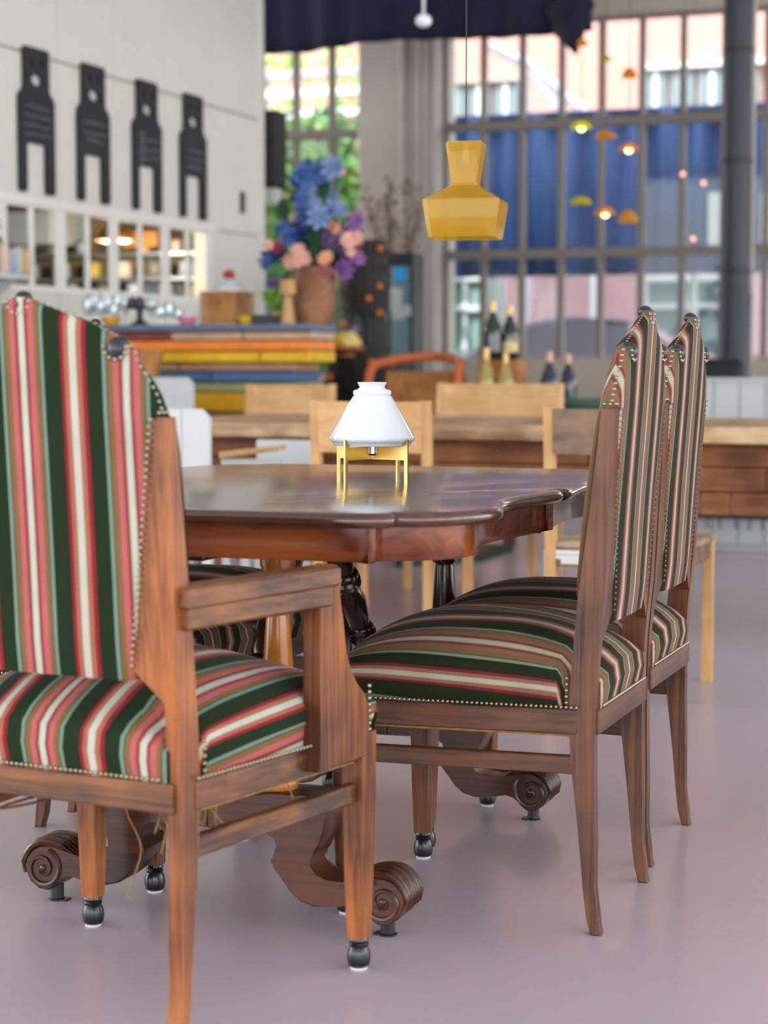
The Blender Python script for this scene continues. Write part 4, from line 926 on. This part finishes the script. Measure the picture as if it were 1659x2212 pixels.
# ------------------------------------------------------------------ iron column and pipe
p = aty(1592, 400, 12.9); co = thing('iron_column', 'round dark grey cast-iron column in front of the window wall', 'column', (p.x, 12.9, 0))
k = 12.9 * 1.0 / F
rr_ = 30 * 13.6 / F
bm = BM(); lathe(bm, [(rr_ * 1.12, 0), (rr_ * 1.12, aty(1590, 640, 12.9).z), (rr_ * 1.02, aty(1590, 628, 12.9).z), (rr_, aty(1590, 600, 12.9).z), (rr_ * .98, ZC)], None, 28); part('shaft', bm, mat('dark iron paint', rgb(50, 54, 62), .45), co)
for py in (110, 348, 585):
    z = aty(1590, py, 12.9).z; bm = BM(); lathe(bm, [(rr_ * 1.03, z - .02), (rr_ * 1.06, z - .01), (rr_ * 1.06, z + .01), (rr_ * 1.03, z + .02)], None, 24); part('collar', bm, M_dsteel, co)
p = aty(1622, 400, 13.1); bm = BM(); tube(bm, [(p.x, 13.1, 0), (p.x, 13.1, ZC)], .026, 12); o = part('drain_pipe', bm, mat('beige pipe', rgb(176, 164, 148), .5)); tag(o, 'beige pipe running up beside the iron column', 'pipe')
# ------------------------------------------------------------------ navy canopy, speaker, pendants
YC = 13.2
bm = BM(); N = 60; rows = []
pa, pb = aty(520, 95, YC), aty(1262, 95, YC); zc0 = aty(800, 97, YC).z; M_navy = mat('navy canvas', rgb(12, 16, 46), .85, sheen=.05, vary=.15, vscale=3)
for j in range(13):
    t = j / 12; row = []
    for i in range(N + 1):
        s = i / N; x = pa.x + (pb.x - pa.x) * s
        sag = .05 * math.sin(s * PI) + .012 * math.sin(s * 40)
        z = zc0 + (1 - t) * 1.5 + (-.0 if s < .9 else 0) - .02 * math.sin(s * 9)
        if s > .80: z += (.14 if s < .9 else -.16 * ((s - .9) / .1)) * t * 0
        y = YC + (1 - t) ** 1.5 * -.5 + .03 * math.sin(s * 55 + t * 3) * t + .05 * math.sin(s * 13)
        if s > .82: y += (s - .82) * 1.2 * (1 - t * .3); z += (s - .82) * .25 * t
        row.append(bm.verts.new((x, y, z)))
    rows.append(row)
rings_to_faces(bm, rows, False)
cn = thing('canopy', 'navy blue canvas canopy slung under the hall ceiling', 'canopy')
o = part('canvas', bm, M_navy, cn, 80); md = o.modifiers.new('thick', 'SOLIDIFY'); md.thickness = .01
bm = BM(); c0, c1_, c2_, c3 = aty(1200, 75, YC), aty(1246, 120, YC - .1), aty(1284, 10, YC), aty(1262, -40, YC)
c4 = aty(1180, 20, YC - .05); c5 = aty(1235, 60, YC - .12)
vs = [bm.verts.new(v) for v in (c0, c1_, c2_, c3, c4, c5)]
for f in ((0, 1, 5), (1, 2, 5), (2, 3, 5), (3, 4, 5), (4, 0, 5)): bm.faces.new([vs[i] for i in f])
o = part('folded_corner', bm, M_navy, cn, 20); md = o.modifiers.new('thick', 'SOLIDIFY'); md.thickness = .012
bm = BM(); tube(bm, [(pa.x, YC - .45, zc0 + 1.52), (pb.x, YC - .45, zc0 + 1.52)], .02, 8); part('hanging_bar', bm, M_dsteel, cn)
for x in (pa.x + .3, pb.x - .3): bm = BM(); tube(bm, [(x, YC - .45, zc0 + 1.5), (x, YC - .45, ZC)], .005, 5); part('wire', bm, M_dsteel, cn)
a, b = rect(566, 236, 596, 404, 13.0, .2); sp = thing('loudspeaker', 'tall black loudspeaker mounted by the partition end', 'speaker')
bm = BM(); span(bm, a, b, .008); part('cabinet', bm, mat('black speaker', rgb(14, 14, 16), .6), sp)
bm = BM(); span(bm, (a[0] + .01, a[1] - .012, a[2] + .02), (b[0] - .01, a[1], b[2] - .02), .004); part('grille', bm, M_dsteel, sp)
bm = BM(); span(bm, (XP - .1, Y1 + .0, b[2] - .25), (a[0] + .02, 13.1, b[2] - .2)); part('bracket', bm, M_dsteel, sp)
bm = BM(); a_, b_ = rect(566, 405, 592, 440, 13.02, .15); span(bm, a_, b_, .005); part('mount_box', bm, M_white, sp)
for i, py in enumerate((427, 448)):
    q = atx(522, py, XP); bm = BM(); span(bm, (XP + .001, q.y - .03, q.z - .04), (XP + .015, q.y + .03, q.z + .04), .003); o = part('wall_switch', bm, M_dsteel); tag(o, ['upper dark switch plate on the partition', 'lower dark switch plate on the partition'][i], 'switch')
p = aty(915, 45, 9.0); gl = thing('globe_lamp', 'small white globe lamp on a white stem in front of the navy canopy', 'pendant lamp', p)
bm = BM(); ball(bm, (0, 0, 0), (.04, .04, .033), 18, 12); part('globe', bm, M_opal, gl)
bm = BM(); tube(bm, [(0, 0, .03), (0, 0, ZC - p.z)], .008, 8); part('stem', bm, M_white, gl)
M_yel = tinted('yellow glass', (1, .85, .3, 1), rgb(232, 176, 40), .25); M_lime = tinted('lime glass', (.95, 1, .35, 1), rgb(214, 208, 60), .25); M_pk = tinted('blush glass', (1, .75, .6, 1), rgb(210, 150, 120), .35)
M_bulb = mat('glowing bulb', (1, .9, .4, 1), .4, emis=(1, .85, .25, 1), es=1.6)
SETS = [(1267, [(100, M_yel, 0, .030), (277, M_lime, 1, .060), (438, M_lime, 0, .062)]), (1307, [(127, M_lime, 0, .026), (292, M_yel, 0, .060), (457, M_pk, 1, .062)]), (1345, [(152, M_yel, 0, .042), (313, M_pk, 1, .058), (466, M_yel, 0, .056)])]
for i, (px, sh3) in enumerate(SETS):
    p = aty(px, 480, 10.6); t = thing('pendant_string', ['string of three small glass pendants, a round yellow shade on top', 'string of three small glass pendants, a flat amber shade in the middle', 'string of three small glass pendants, a bell-shaped amber shade on top'][i], 'pendant lamp', (p.x, 10.6 + .13 * (i - 1), 0), group='hanging strings of small glass pendants')
    bm = BM(); tube(bm, [(0, 0, aty(px, 480, 10.6).z), (0, 0, ZC)], .0018, 5); part('cord', bm, M_cord, t)
    for j, (py, m_, lit, r) in enumerate(sh3):
        z = aty(px, py, 10.6).z; bm = BM(); f = .75 if j == 0 else .42
        if i == 2 and j == 2: f = .75
        lathe(bm, [(r, -r * f * .7), (r * .96, -r * f * .2), (r * .6, r * f * .7), (r * .18, r * f), (r * .15, r * f), (r * .55, r * f * .6), (r * .9, -r * f * .2), (r * .96, -r * f * .7)], T(0, 0, z), 20, False); part('glass_shade', bm, m_, t)
        if lit: bm = BM(); ball(bm, (0, 0, z - r * .2), .021, 10, 8); part('bulb', bm, M_bulb, t)
M_red = mat('small red glow', (.8, .3, .2, 1), .4, emis=(1, .4, .25, 1), es=.5)
for i, (px, py) in enumerate(((1475, 376), (1520, 395), (1497, 516))):  # glowing balls stand in for reddish reflections in the window pane; wires added
    p = aty(px, py, 12.0); t = thing('reflection_glow', 'tiny reddish glow for a reflection in the window, on an added wire', 'bulb', p, group='tiny reddish reflections')
    bm = BM(); ball(bm, (0, 0, 0), .016, 10, 8); part('glow', bm, M_red, t); bm = BM(); tube(bm, [(0, 0, .015), (0, 0, ZC - p.z)], .0015, 4); part('wire', bm, M_dsteel, t)
# ------------------------------------------------------------------ barrels, cloche, fridge, rattan chair
M_barrel = mat('black barrel stave', rgb(11, 8, 7), .55, vary=.3, vscale=10); M_or = mat('orange stud', rgb(206, 112, 34), .5); M_hoop = mat('rusty hoop', rgb(24, 16, 12), .65)
def barrel(label, px0, px1, pyt, Y, zb, zt, studs):
    a = aty(px0, 700, Y); b = aty(px1, 700, Y); r = (b.x - a.x) / 2; t = thing('barrel', label, 'barrel', ((a.x + b.x) / 2, Y, zb)); h = zt - zb
    ns = 16
    for i in range(ns):
        an0, an1 = 2 * PI * i / ns + .012, 2 * PI * (i + 1) / ns - .012; bm = BM(); rows = []
        for kz in range(9):
            tz = kz / 8; rr3 = r * (.86 + .14 * math.sin(tz * PI)); rows.append([bm.verts.new((rr3 * math.cos(an0), rr3 * math.sin(an0), tz * h)), bm.verts.new((rr3 * math.cos(an1), rr3 * math.sin(an1), tz * h)), bm.verts.new((rr3 * .93 * math.cos(an1), rr3 * .93 * math.sin(an1), tz * h)), bm.verts.new((rr3 * .93 * math.cos(an0), rr3 * .93 * math.sin(an0), tz * h))])
        rings_to_faces(bm, rows); bm.faces.new(rows[0][::-1]); bm.faces.new(rows[-1]); part('stave', bm, M_barrel, t)
    bm = BM(); lathe(bm, [(r * .84, h - .03), (r * .84, h - .01)], None, 24); part('head', bm, M_barrel, t)
    for tz in (.15, .35, .65, .85):
        r3 = r * (.865 + .14 * math.sin(tz * PI)) + .002; bm = BM(); lathe(bm, [(r3, tz * h - .02), (r3 + .004, tz * h - .02), (r3 + .004, tz * h + .02), (r3, tz * h + .02)], None, 28, False); part('hoop', bm, M_hoop, t)
    for px, py in studs:
        q = aty(px, py, Y - r * .7) - t.location; d = Vector((q.x, q.y, 0)).normalized(); q2 = Vector((d.x * r * 1.0, d.y * r * 1.0, q.z)); bm = BM(); ball(bm, q2, .022, 10, 8); part('stud', bm, M_or, t)
    return t
YBa = 10.4
zt_ = aty(800, 772, YBa).z
b1 = barrel('wide black barrel with orange studs carrying the glass cloche', 700, 890, 772, YBa, 0, zt_, ((800, 783), (857, 835), (727, 815), (850, 785)))
ya2 = 11.9; zz0 = 0; zz1 = aty(790, 690, ya2).z; zz2 = aty(790, 520, ya2).z
b2 = barrel('black barrel standing behind the glass cloche', 735, 845, 690, ya2, 0, zz1, ((822, 676), (750, 700)))
b3 = barrel('black studded barrel stacked on top of another behind the bouquet', 738, 838, 520, ya2, zz1, zz2, ((832, 536), (828, 618), (795, 645), (752, 600)))
cx_ = (aty(705, 740, YBa).x + aty(800, 740, YBa).x) / 2
cb_ = thing('cake_board', 'round brown board with a yellow cake on the wide barrel', 'cake board', (cx_, YBa - .05, zt_))
rb = (aty(800, 740, YBa).x - aty(718, 740, YBa).x) / 2
bm = BM(); lathe(bm, [(rb * .5, 0), (rb * .5, .02), (rb, .04), (rb, .065), (rb * .9, .065)], None, 24); part('board', bm, M_rustd, cb_)
ky = thing('cake', 'domed yellow cake under the glass cloche', 'cake', (cx_, YBa - .05, zt_ + .066)); bm = BM(); lathe(bm, [(rb * .8, 0), (rb * .82, .02), (rb * .7, .05), (rb * .4, .075), (.005, .085)], None, 24); part('sponge', bm, P['yellow'], ky)
cl = thing('glass_dome', 'clear glass cloche covering the yellow cake', 'cloche', (cx_, YBa - .05, zt_ + .066)); r = rb * .88; hh = aty(760, 655, YBa).z - zt_ - .066
bm = BM(); lathe(bm, [(r, 0), (r, hh * .45), (r * .85, hh * .7), (r * .5, hh * .87), (.02, hh * .92), (.018, hh * .94), (r * .47, hh * .85), (r * .8, hh * .69), (r * .96, hh * .45), (r * .96, 0)], None, 28, False); part('dome', bm, M_clear, cl)
bm = BM(); ball(bm, (0, 0, hh * .96), .022, 10, 8); part('knob', bm, M_clear, cl)
a, b = rect(838, 545, 892, 860, 12.4, .5); fr_ = thing('drinks_fridge', 'tall glass-door drinks fridge with a blue round sticker', 'fridge', ((a[0] + b[0]) / 2, 12.4, 0))
w2 = (b[0] - a[0]) / 2; ht = b[2]
bm = BM(); span(bm, (-w2, .03, .02), (w2, .24, ht), .01); part('cabinet', bm, M_dsteel, fr_)
bm = BM(); span(bm, (-w2, -.0, ht - .09), (w2, .03, ht)); span(bm, (-w2, 0, .05), (w2, .03, .25)); span(bm, (-w2, 0, .25), (-w2 + .02, .03, ht - .09)); span(bm, (w2 - .02, 0, .25), (w2, .03, ht - .09)); part('door_frame', bm, M_dsteel, fr_)
bm = BM(); span(bm, (-w2 + .02, .008, .25), (w2 - .02, .014, ht - .09)); part('door_glass', bm, mat('cool fridge glass', rgb(120, 150, 156), .08, coat=.5), fr_)
q = aty(863, 592, 12.39); bm = BM(); lathe(bm, [(.05, 0), (.05, .006)], along((q.x - fr_.location.x, .005, q.z), (q.x - fr_.location.x, -.1, q.z)), 24); part('round_sticker', bm, mat('sky blue sticker', rgb(60, 170, 240), .4, emis=None), fr_)
for px0, py0, px1, py1 in ((842, 622, 866, 672), (868, 660, 886, 682), (846, 672, 870, 690)):
    a, b = rect(px0, py0, px1, py1, 12.385, .004); bm = BM(); span(bm, (a[0] - fr_.location.x, -.008, a[2]), (b[0] - fr_.location.x, .004, b[2])); part('white_card', bm, M_white, fr_)
q = aty(925, 800, 9.75); rc = thing('rattan_chair', 'low rattan armchair with an orange-brown rounded rim by the barrel', 'armchair', (q.x, 9.75, 0))
zr = aty(925, 778, 9.75).z
bm = BM(); tube(bm, smooth([(.24, -.25, .35), (.245, -.24, zr - .10), (.2, -.1, zr - .01), (.0, .12, zr + .02), (-.2, -.1, zr - .01), (-.245, -.24, zr - .10), (-.24, -.25, .35)], 6, False), .025, 8); part('rim', bm, mat('orange cane', rgb(186, 98, 48), .5), rc)
bm = BM(); ol = []
for i in range(13):
    an = PI * i / 12; ol.append((.22 * math.cos(an), -.05 + .17 * math.sin(an)))
rows = [[bm.verts.new((x_, y_, z_)) for x_, y_ in ol] for z_ in (.35, zr - .06)]; rings_to_faces(bm, rows, False); o = part('woven_back', bm, M_rattan, rc); md = o.modifiers.new('thick', 'SOLIDIFY'); md.thickness = .015
bm = BM(); box(bm, (0, -.1, .36), (.44, .4, .08), None, .02, 2); part('seat', bm, M_rattan, rc)
for s in (-1, 1):
    for yy in (-.25, .08): bm = BM(); tube(bm, [(s * .2, yy, 0), (s * .2, yy, .36)], .018, 8); part('leg', bm, M_rattan, rc)
# dried branches in a floor jar
q = aty(850, 480, 13.2); dj = thing('floor_jar', 'tall grey floor jar against the pillar', 'jar', (q.x, 13.2, 0)); bm = BM(); lathe(bm, [(.12, 0), (.16, .2), (.15, .6), (.07, .95), (.08, 1.0), (.06, 1.0), (.06, .9)], None, 20); part('jar_body', bm, M_conc, dj)
db = thing('dried_branches', 'spray of dried brown twigs in front of the pillar', 'branches', (q.x, 13.2, .95)); bm = BM(); top = aty(840, 375, 13.2).z - .95
for i in range(24):
    sx, sy = R.uniform(-.28, .28), R.uniform(-.15, .15); hgt = top * R.uniform(.6, 1.0)
    pts = smooth([(0, 0, -.3), (sx * .15, sy * .15, hgt * .4), (sx * .6, sy * .6, hgt * .75), (sx, sy, hgt)], 3, False); tube(bm, pts, [.006 - .0004 * j for j in range(len(pts))], 4)
    for j in range(6): 
        c = Vector(pts[-1 - j % 4]) + Vector((R.uniform(-.04, .04), R.uniform(-.04, .04), R.uniform(-.04, .04))); ball(bm, c, (.012, .008, .02), 5, 4)
part('twigs', bm, mat('dry twig', rgb(112, 92, 78), .8), db, kind='stuff')
# ------------------------------------------------------------------ outside: marquee, facade, trees
M_tarp = mat('blue tarpaulin', rgb(34, 70, 128), .6, vary=.3, vscale=1.2)
YT = 17.2; a = aty(940, 600, YT); zb_ = aty(1200, 596, YT).z; zt_ = aty(1200, 250, YT).z; x0, x1 = a.x - .1, a.x + 7.5
tp = thing('marquee', 'blue pleated marquee curtain hung outside the window wall', 'marquee')
n = 26; wv = (x1 - x0) / n; bm = BM(); rows = []
for z in (zb_, zb_ + .3, (zb_ + zt_) / 2, zt_):
    rows.append([bm.verts.new((x0 + (x1 - x0) * i / 208, YT + .05 * math.sin(i * 2 * PI / 8) + .04 * math.sin(i * .37 + z * 2), z)) for i in range(209)])
rings_to_faces(bm, rows, False); o = part('pleated_curtain', bm, M_tarp, tp, 80); o.modifiers.new('thick', 'SOLIDIFY').thickness = .01
bm = BM(); span(bm, (x0, YT - .05, zt_), (x1, YT + 2.2, zt_ + .03)); part('canopy_roof', bm, M_tarp, tp)
for x in (x0 + .1, x0 + 2.5, x0 + 5, x1 - .1):
    bm = BM(); tube(bm, [(x, YT + .1, 0), (x, YT + .1, zt_)], .03, 8); part('pole', bm, M_white, tp)
for px in (1542, 1655):
    a_, b_ = rect(px - 13, 415, px + 15, 535, YT - .12, .01); bm = BM(); span(bm, a_, b_); part('reflection_panel', bm, M_white, tp)  # white panels stand in for bright reflections in the window glass
M_fac = mat('pink brick facade', rgb(184, 132, 122), .85, vary=.06, vscale=2); M_fgl = mat('grey facade glass', rgb(112, 122, 128), .2, spec=.6); M_lil = mat('mauve brick', rgb(112, 88, 96), .9, vary=.08, vscale=2)
YF_ = 24.0; fa = thing('brick_building', 'pale pink brick building across the yard', 'building', (0, 0, 0)); x0f = aty(930, 300, YF_).x - 3; x1f = aty(1659, 300, YF_).x + 4
bm = BM(); span(bm, (x0f, YF_, 2.2), (x1f, YF_ + .5, 9)); part('upper_wall', bm, M_fac, fa)
bm = BM(); span(bm, (x0f, YF_ + .05, 0), (x1f, YF_ + .5, 2.2)); part('lower_wall', bm, M_lil, fa)
for px0, px1, py0, py1, ml in ((1385, 1700, 120, 150, M_white), (955, 1120, 170, 180, M_white)):
    a_, b_ = rect(px0, py0, px1, py1, YF_ - .15, .3); bm = BM(); span(bm, a_, b_); part('ledge', bm, ml, fa)
for px0, px1, py0, py1 in ((1395, 1440, 152, 245), (1448, 1500, 152, 245), (1508, 1570, 152, 245), (1578, 1640, 152, 245), (960, 1005, 178, 262), (1012, 1060, 178, 262), (1068, 1118, 178, 262)):
    a_, b_ = rect(px0, py0, px1, py1, YF_ - .06, .05); bm = BM(); span(bm, a_, b_); fw_ = part('facade_window', bm, M_fgl, fa)
    bm = BM(); span(bm, (a_[0] - .03, YF_ - .1, a_[2] - .05), (b_[0] + .03, YF_ - .02, a_[2])); span(bm, ((a_[0] + b_[0]) / 2 - .03, YF_ - .09, a_[2]), ((a_[0] + b_[0]) / 2 + .03, YF_ - .05, b_[2])); part('window_frame', bm, M_white, fw_)
st2 = thing('steel_stair', 'grey diagonal steel truss leaning against the pink building', 'truss'); M_gs = mat('grey steel', rgb(150, 148, 156), .5)
for (a0, a1) in (((1135, 130), (1290, 270)), ((1062, 100), (1140, 140)), ((1128, 150), (1140, 270)), ((1150, 160), (1215, 250))):
    p0 = aty(*a0, 21); p1 = aty(*a1, 21); bm = BM(); tube(bm, [p0, p1], .07, 6); part('steel_member', bm, M_gs, st2)
p0 = aty(1140, 270, 21); bm = BM(); tube(bm, [(p0.x, 21, 0), (p0.x, 21, p0.z)], .07, 6); part('steel_member', bm, M_gs, st2)
p0 = aty(1290, 270, 21); bm = BM(); tube(bm, [(p0.x, 21, 0), (p0.x, 21, p0.z)], .07, 6); part('steel_member', bm, M_gs, st2)
M_teal = mat('pale teal glass', rgb(120, 146, 140), .15, spec=.6)
for i, (px0, px1, lb) in enumerate(((962, 1045, 'pale green glazed kiosk outside near the pillar'), (1392, 1560, 'glazed white kiosk outside behind the iron column'))):
    a_, b_ = rect(px0, 600, px1, 800, 20.5, .8); t = thing('glass_kiosk', lb, 'kiosk'); bm = BM(); span(bm, (a_[0], a_[1] + .06, 0), (b_[0], b_[1], b_[2])); part('glazing', bm, M_teal, t)
    m_ = max(2, int((b_[0] - a_[0]) / .28))
    for j in range(m_ + 1):
        x = a_[0] + (b_[0] - a_[0]) * j / m_; bm = BM(); span(bm, (x - .025, a_[1], 0), (x + .025, a_[1] + .06, b_[2])); part('mullion', bm, M_white, t)
    for z in (aty(1200, 664, 20.5).z, b_[2]): bm = BM(); span(bm, (a_[0], a_[1] - .02, z - .03), (b_[0], a_[1] + .05, z + .03)); part('cross_bar', bm, M_white, t)
# parked car
p = aty(1240, 800, 19.2); car = thing('parked_car', 'small lilac-grey car parked outside the window wall', 'car', (p.x, 19.2, 0)); M_car = mat('lilac grey car paint', rgb(186, 182, 206), .3, metal=.0, coat=.8)
bm = BM(); prism(bm, smooth([(-1.7, .35), (-1.75, .6), (-1.6, .8), (-.9, .92), (.9, .95), (1.65, .85), (1.75, .6), (1.7, .35)], 3), YF, -.75, .75, .06); part('car_body', bm, M_car, car)
bm = BM(); prism(bm, smooth([(-1.0, .9), (-.55, 1.3), (.0, 1.42), (.7, 1.38), (1.3, .95)], 3), YF, -.62, .62, .06); cbn = part('cabin', bm, mat('car glass', rgb(160, 152, 172), .15, coat=.5), car)
bm = BM(); prism(bm, smooth([(-.5, 1.33), (.0, 1.445), (.65, 1.41), (.6, 1.38), (0, 1.4), (-.45, 1.31)], 3), YF, -.6, .6, .02); part('car_roof', bm, M_car, car)
for x in (-1.1, 1.1):
    for s in (-1, 1): bm = BM(); lathe(bm, [(.2, -.09), (.31, -.08), (.31, .08), (.2, .09)], Matrix.Translation((x, s * .72, .31)) @ Matrix.Rotation(PI / 2, 4, 'X'), 20); part('wheel', bm, M_dsteel, car)
# trees outside the smaller window
M_lf = [mat('tree leaf %d' % i, c, .55, vary=.35, vscale=3) for i, c in enumerate((rgb(96, 140, 60), rgb(70, 120, 64), rgb(140, 176, 80)))]
def tree(label, x, y, h, r, n, m, z0=1.0):
    t = thing('tree', label, 'tree', (x, y, 0), group='trees outside the smaller window'); bm = BM(); tube(bm, [(0, 0, 0), (.05, 0, h * .4), (-.03, .03, h * .8)], [.12, .09, .04], 8); part('trunk', bm, M_rustd, t); bm = BM()
    for i in range(n):
        while 1:
            v = Vector((R.uniform(-1, 1), R.uniform(-1, 1), R.uniform(-1, 1)))
            if .35 < v.length < 1: break
        c = Vector((v.x * r, v.y * r * .7, z0 + (h - z0) * (v.z + 1) / 2)); s = R.uniform(.05, .11); q = Matrix.Rotation(R.uniform(0, 6.28), 3, (R.uniform(-1, 1), R.uniform(-1, 1), R.uniform(-1, 1) + .01))
        vs = [bm.verts.new(c + q @ Vector(o_) * s) for o_ in ((-1, 0, 0), (0, -.5, .1), (1, 0, 0), (0, .5, .1))]; bm.faces.new(vs)
    part('foliage', bm, m, t, kind='stuff')
q = aty(640, 350, 18.0); tree('bright green leafy tree with a low crown, nearest the glass', q.x, 18.0, 3.6, .8, 2600, M_lf[0], .4)
q = aty(760, 350, 20); tree('deeper green bushy tree next to the pillar side', q.x, 20, 3.9, .9, 2600, M_lf[1], .4)
q = aty(560, 250, 21.5); tree('tall yellow-green tree behind the white pergola', q.x, 22.5, 5.2, 1.6, 2600, M_lf[2], .8)
pg = thing('pergola', 'white slatted pergola outside among the trees', 'pergola')
for py in (165, 205, 250):
    p0, p1 = aty(540, py, 21), aty(820, py, 21); bm = BM(); span(bm, (p0.x, 21, p0.z - .045), (p1.x, 21.2, p0.z + .045)); part('beam', bm, M_white if py != 165 else M_gs, pg)
for px in (560, 800):
    p0 = aty(px, 165, 21); bm = BM(); span(bm, (p0.x - .06, 21.02, 0), (p0.x + .06, 21.16, p0.z)); part('post', bm, M_white, pg)

q = aty(660, 700, 16.6); hg = thing('hedge', 'clipped green hedge growing along the smaller window', 'hedge', (q.x, 16.6, 0)); bm = BM(); hz = aty(660, 470, 16.6).z
span(bm, (-1.4, -.12, 0), (.9, .12, hz - .08))
part('twig_core', bm, M_lf[1], hg); bm = BM()
for i in range(2600):
    c = Vector((R.uniform(-1.5, .95), R.uniform(-.22, .2), R.uniform(.05, hz))); s = R.uniform(.04, .08); qm = Matrix.Rotation(R.uniform(0, 6.28), 3, (R.uniform(-1, 1), R.uniform(-1, 1), R.uniform(-1, 1) + .01))
    bm.faces.new([bm.verts.new(c + qm @ Vector(o_) * s) for o_ in ((-1, 0, 0), (0, -.5, .1), (1, 0, 0), (0, .5, .1))])
part('foliage', bm, M_lf[0], hg, kind='stuff')
# white armchair with a wooden arm, beside the white plank chair
q0, q1_ = aty(480, 983, 6.24), aty(612, 968, 6.24); wa = thing('wood_arm_chair', 'white chair with a bare wooden armrest beside the white plank-back chair', 'chair', (q0.x, 6.24, 0)); wl_ = q1_.x - q0.x
bm = BM(); prism(bm, [(-.0, q0.z - .012), (wl_, q1_.z - .006), (wl_, q1_.z + .012), (-.0, q0.z + .012)], YF, -.03, .03, .004); part('armrest', bm, M_pine, wa)
bm = BM(); span(bm, (0, -.01, .46), (wl_ - .01, .012, q0.z - .012)); part('side_panel', bm, M_white, wa)
bm = BM(); span(bm, (0, -.02, .42), (wl_, .31, .46), .006); part('seat', bm, M_white, wa)
for x in (.02, wl_ - .03):
    for yy in (0, .28): bm = BM(); span(bm, (x - .016, yy - .016, 0), (x + .016, yy + .016, .42)); part('leg', bm, M_white, wa)
bm = BM(); span(bm, (0, .29, .46), (wl_, .31, .70), .006); part('backrest', bm, M_white, wa)
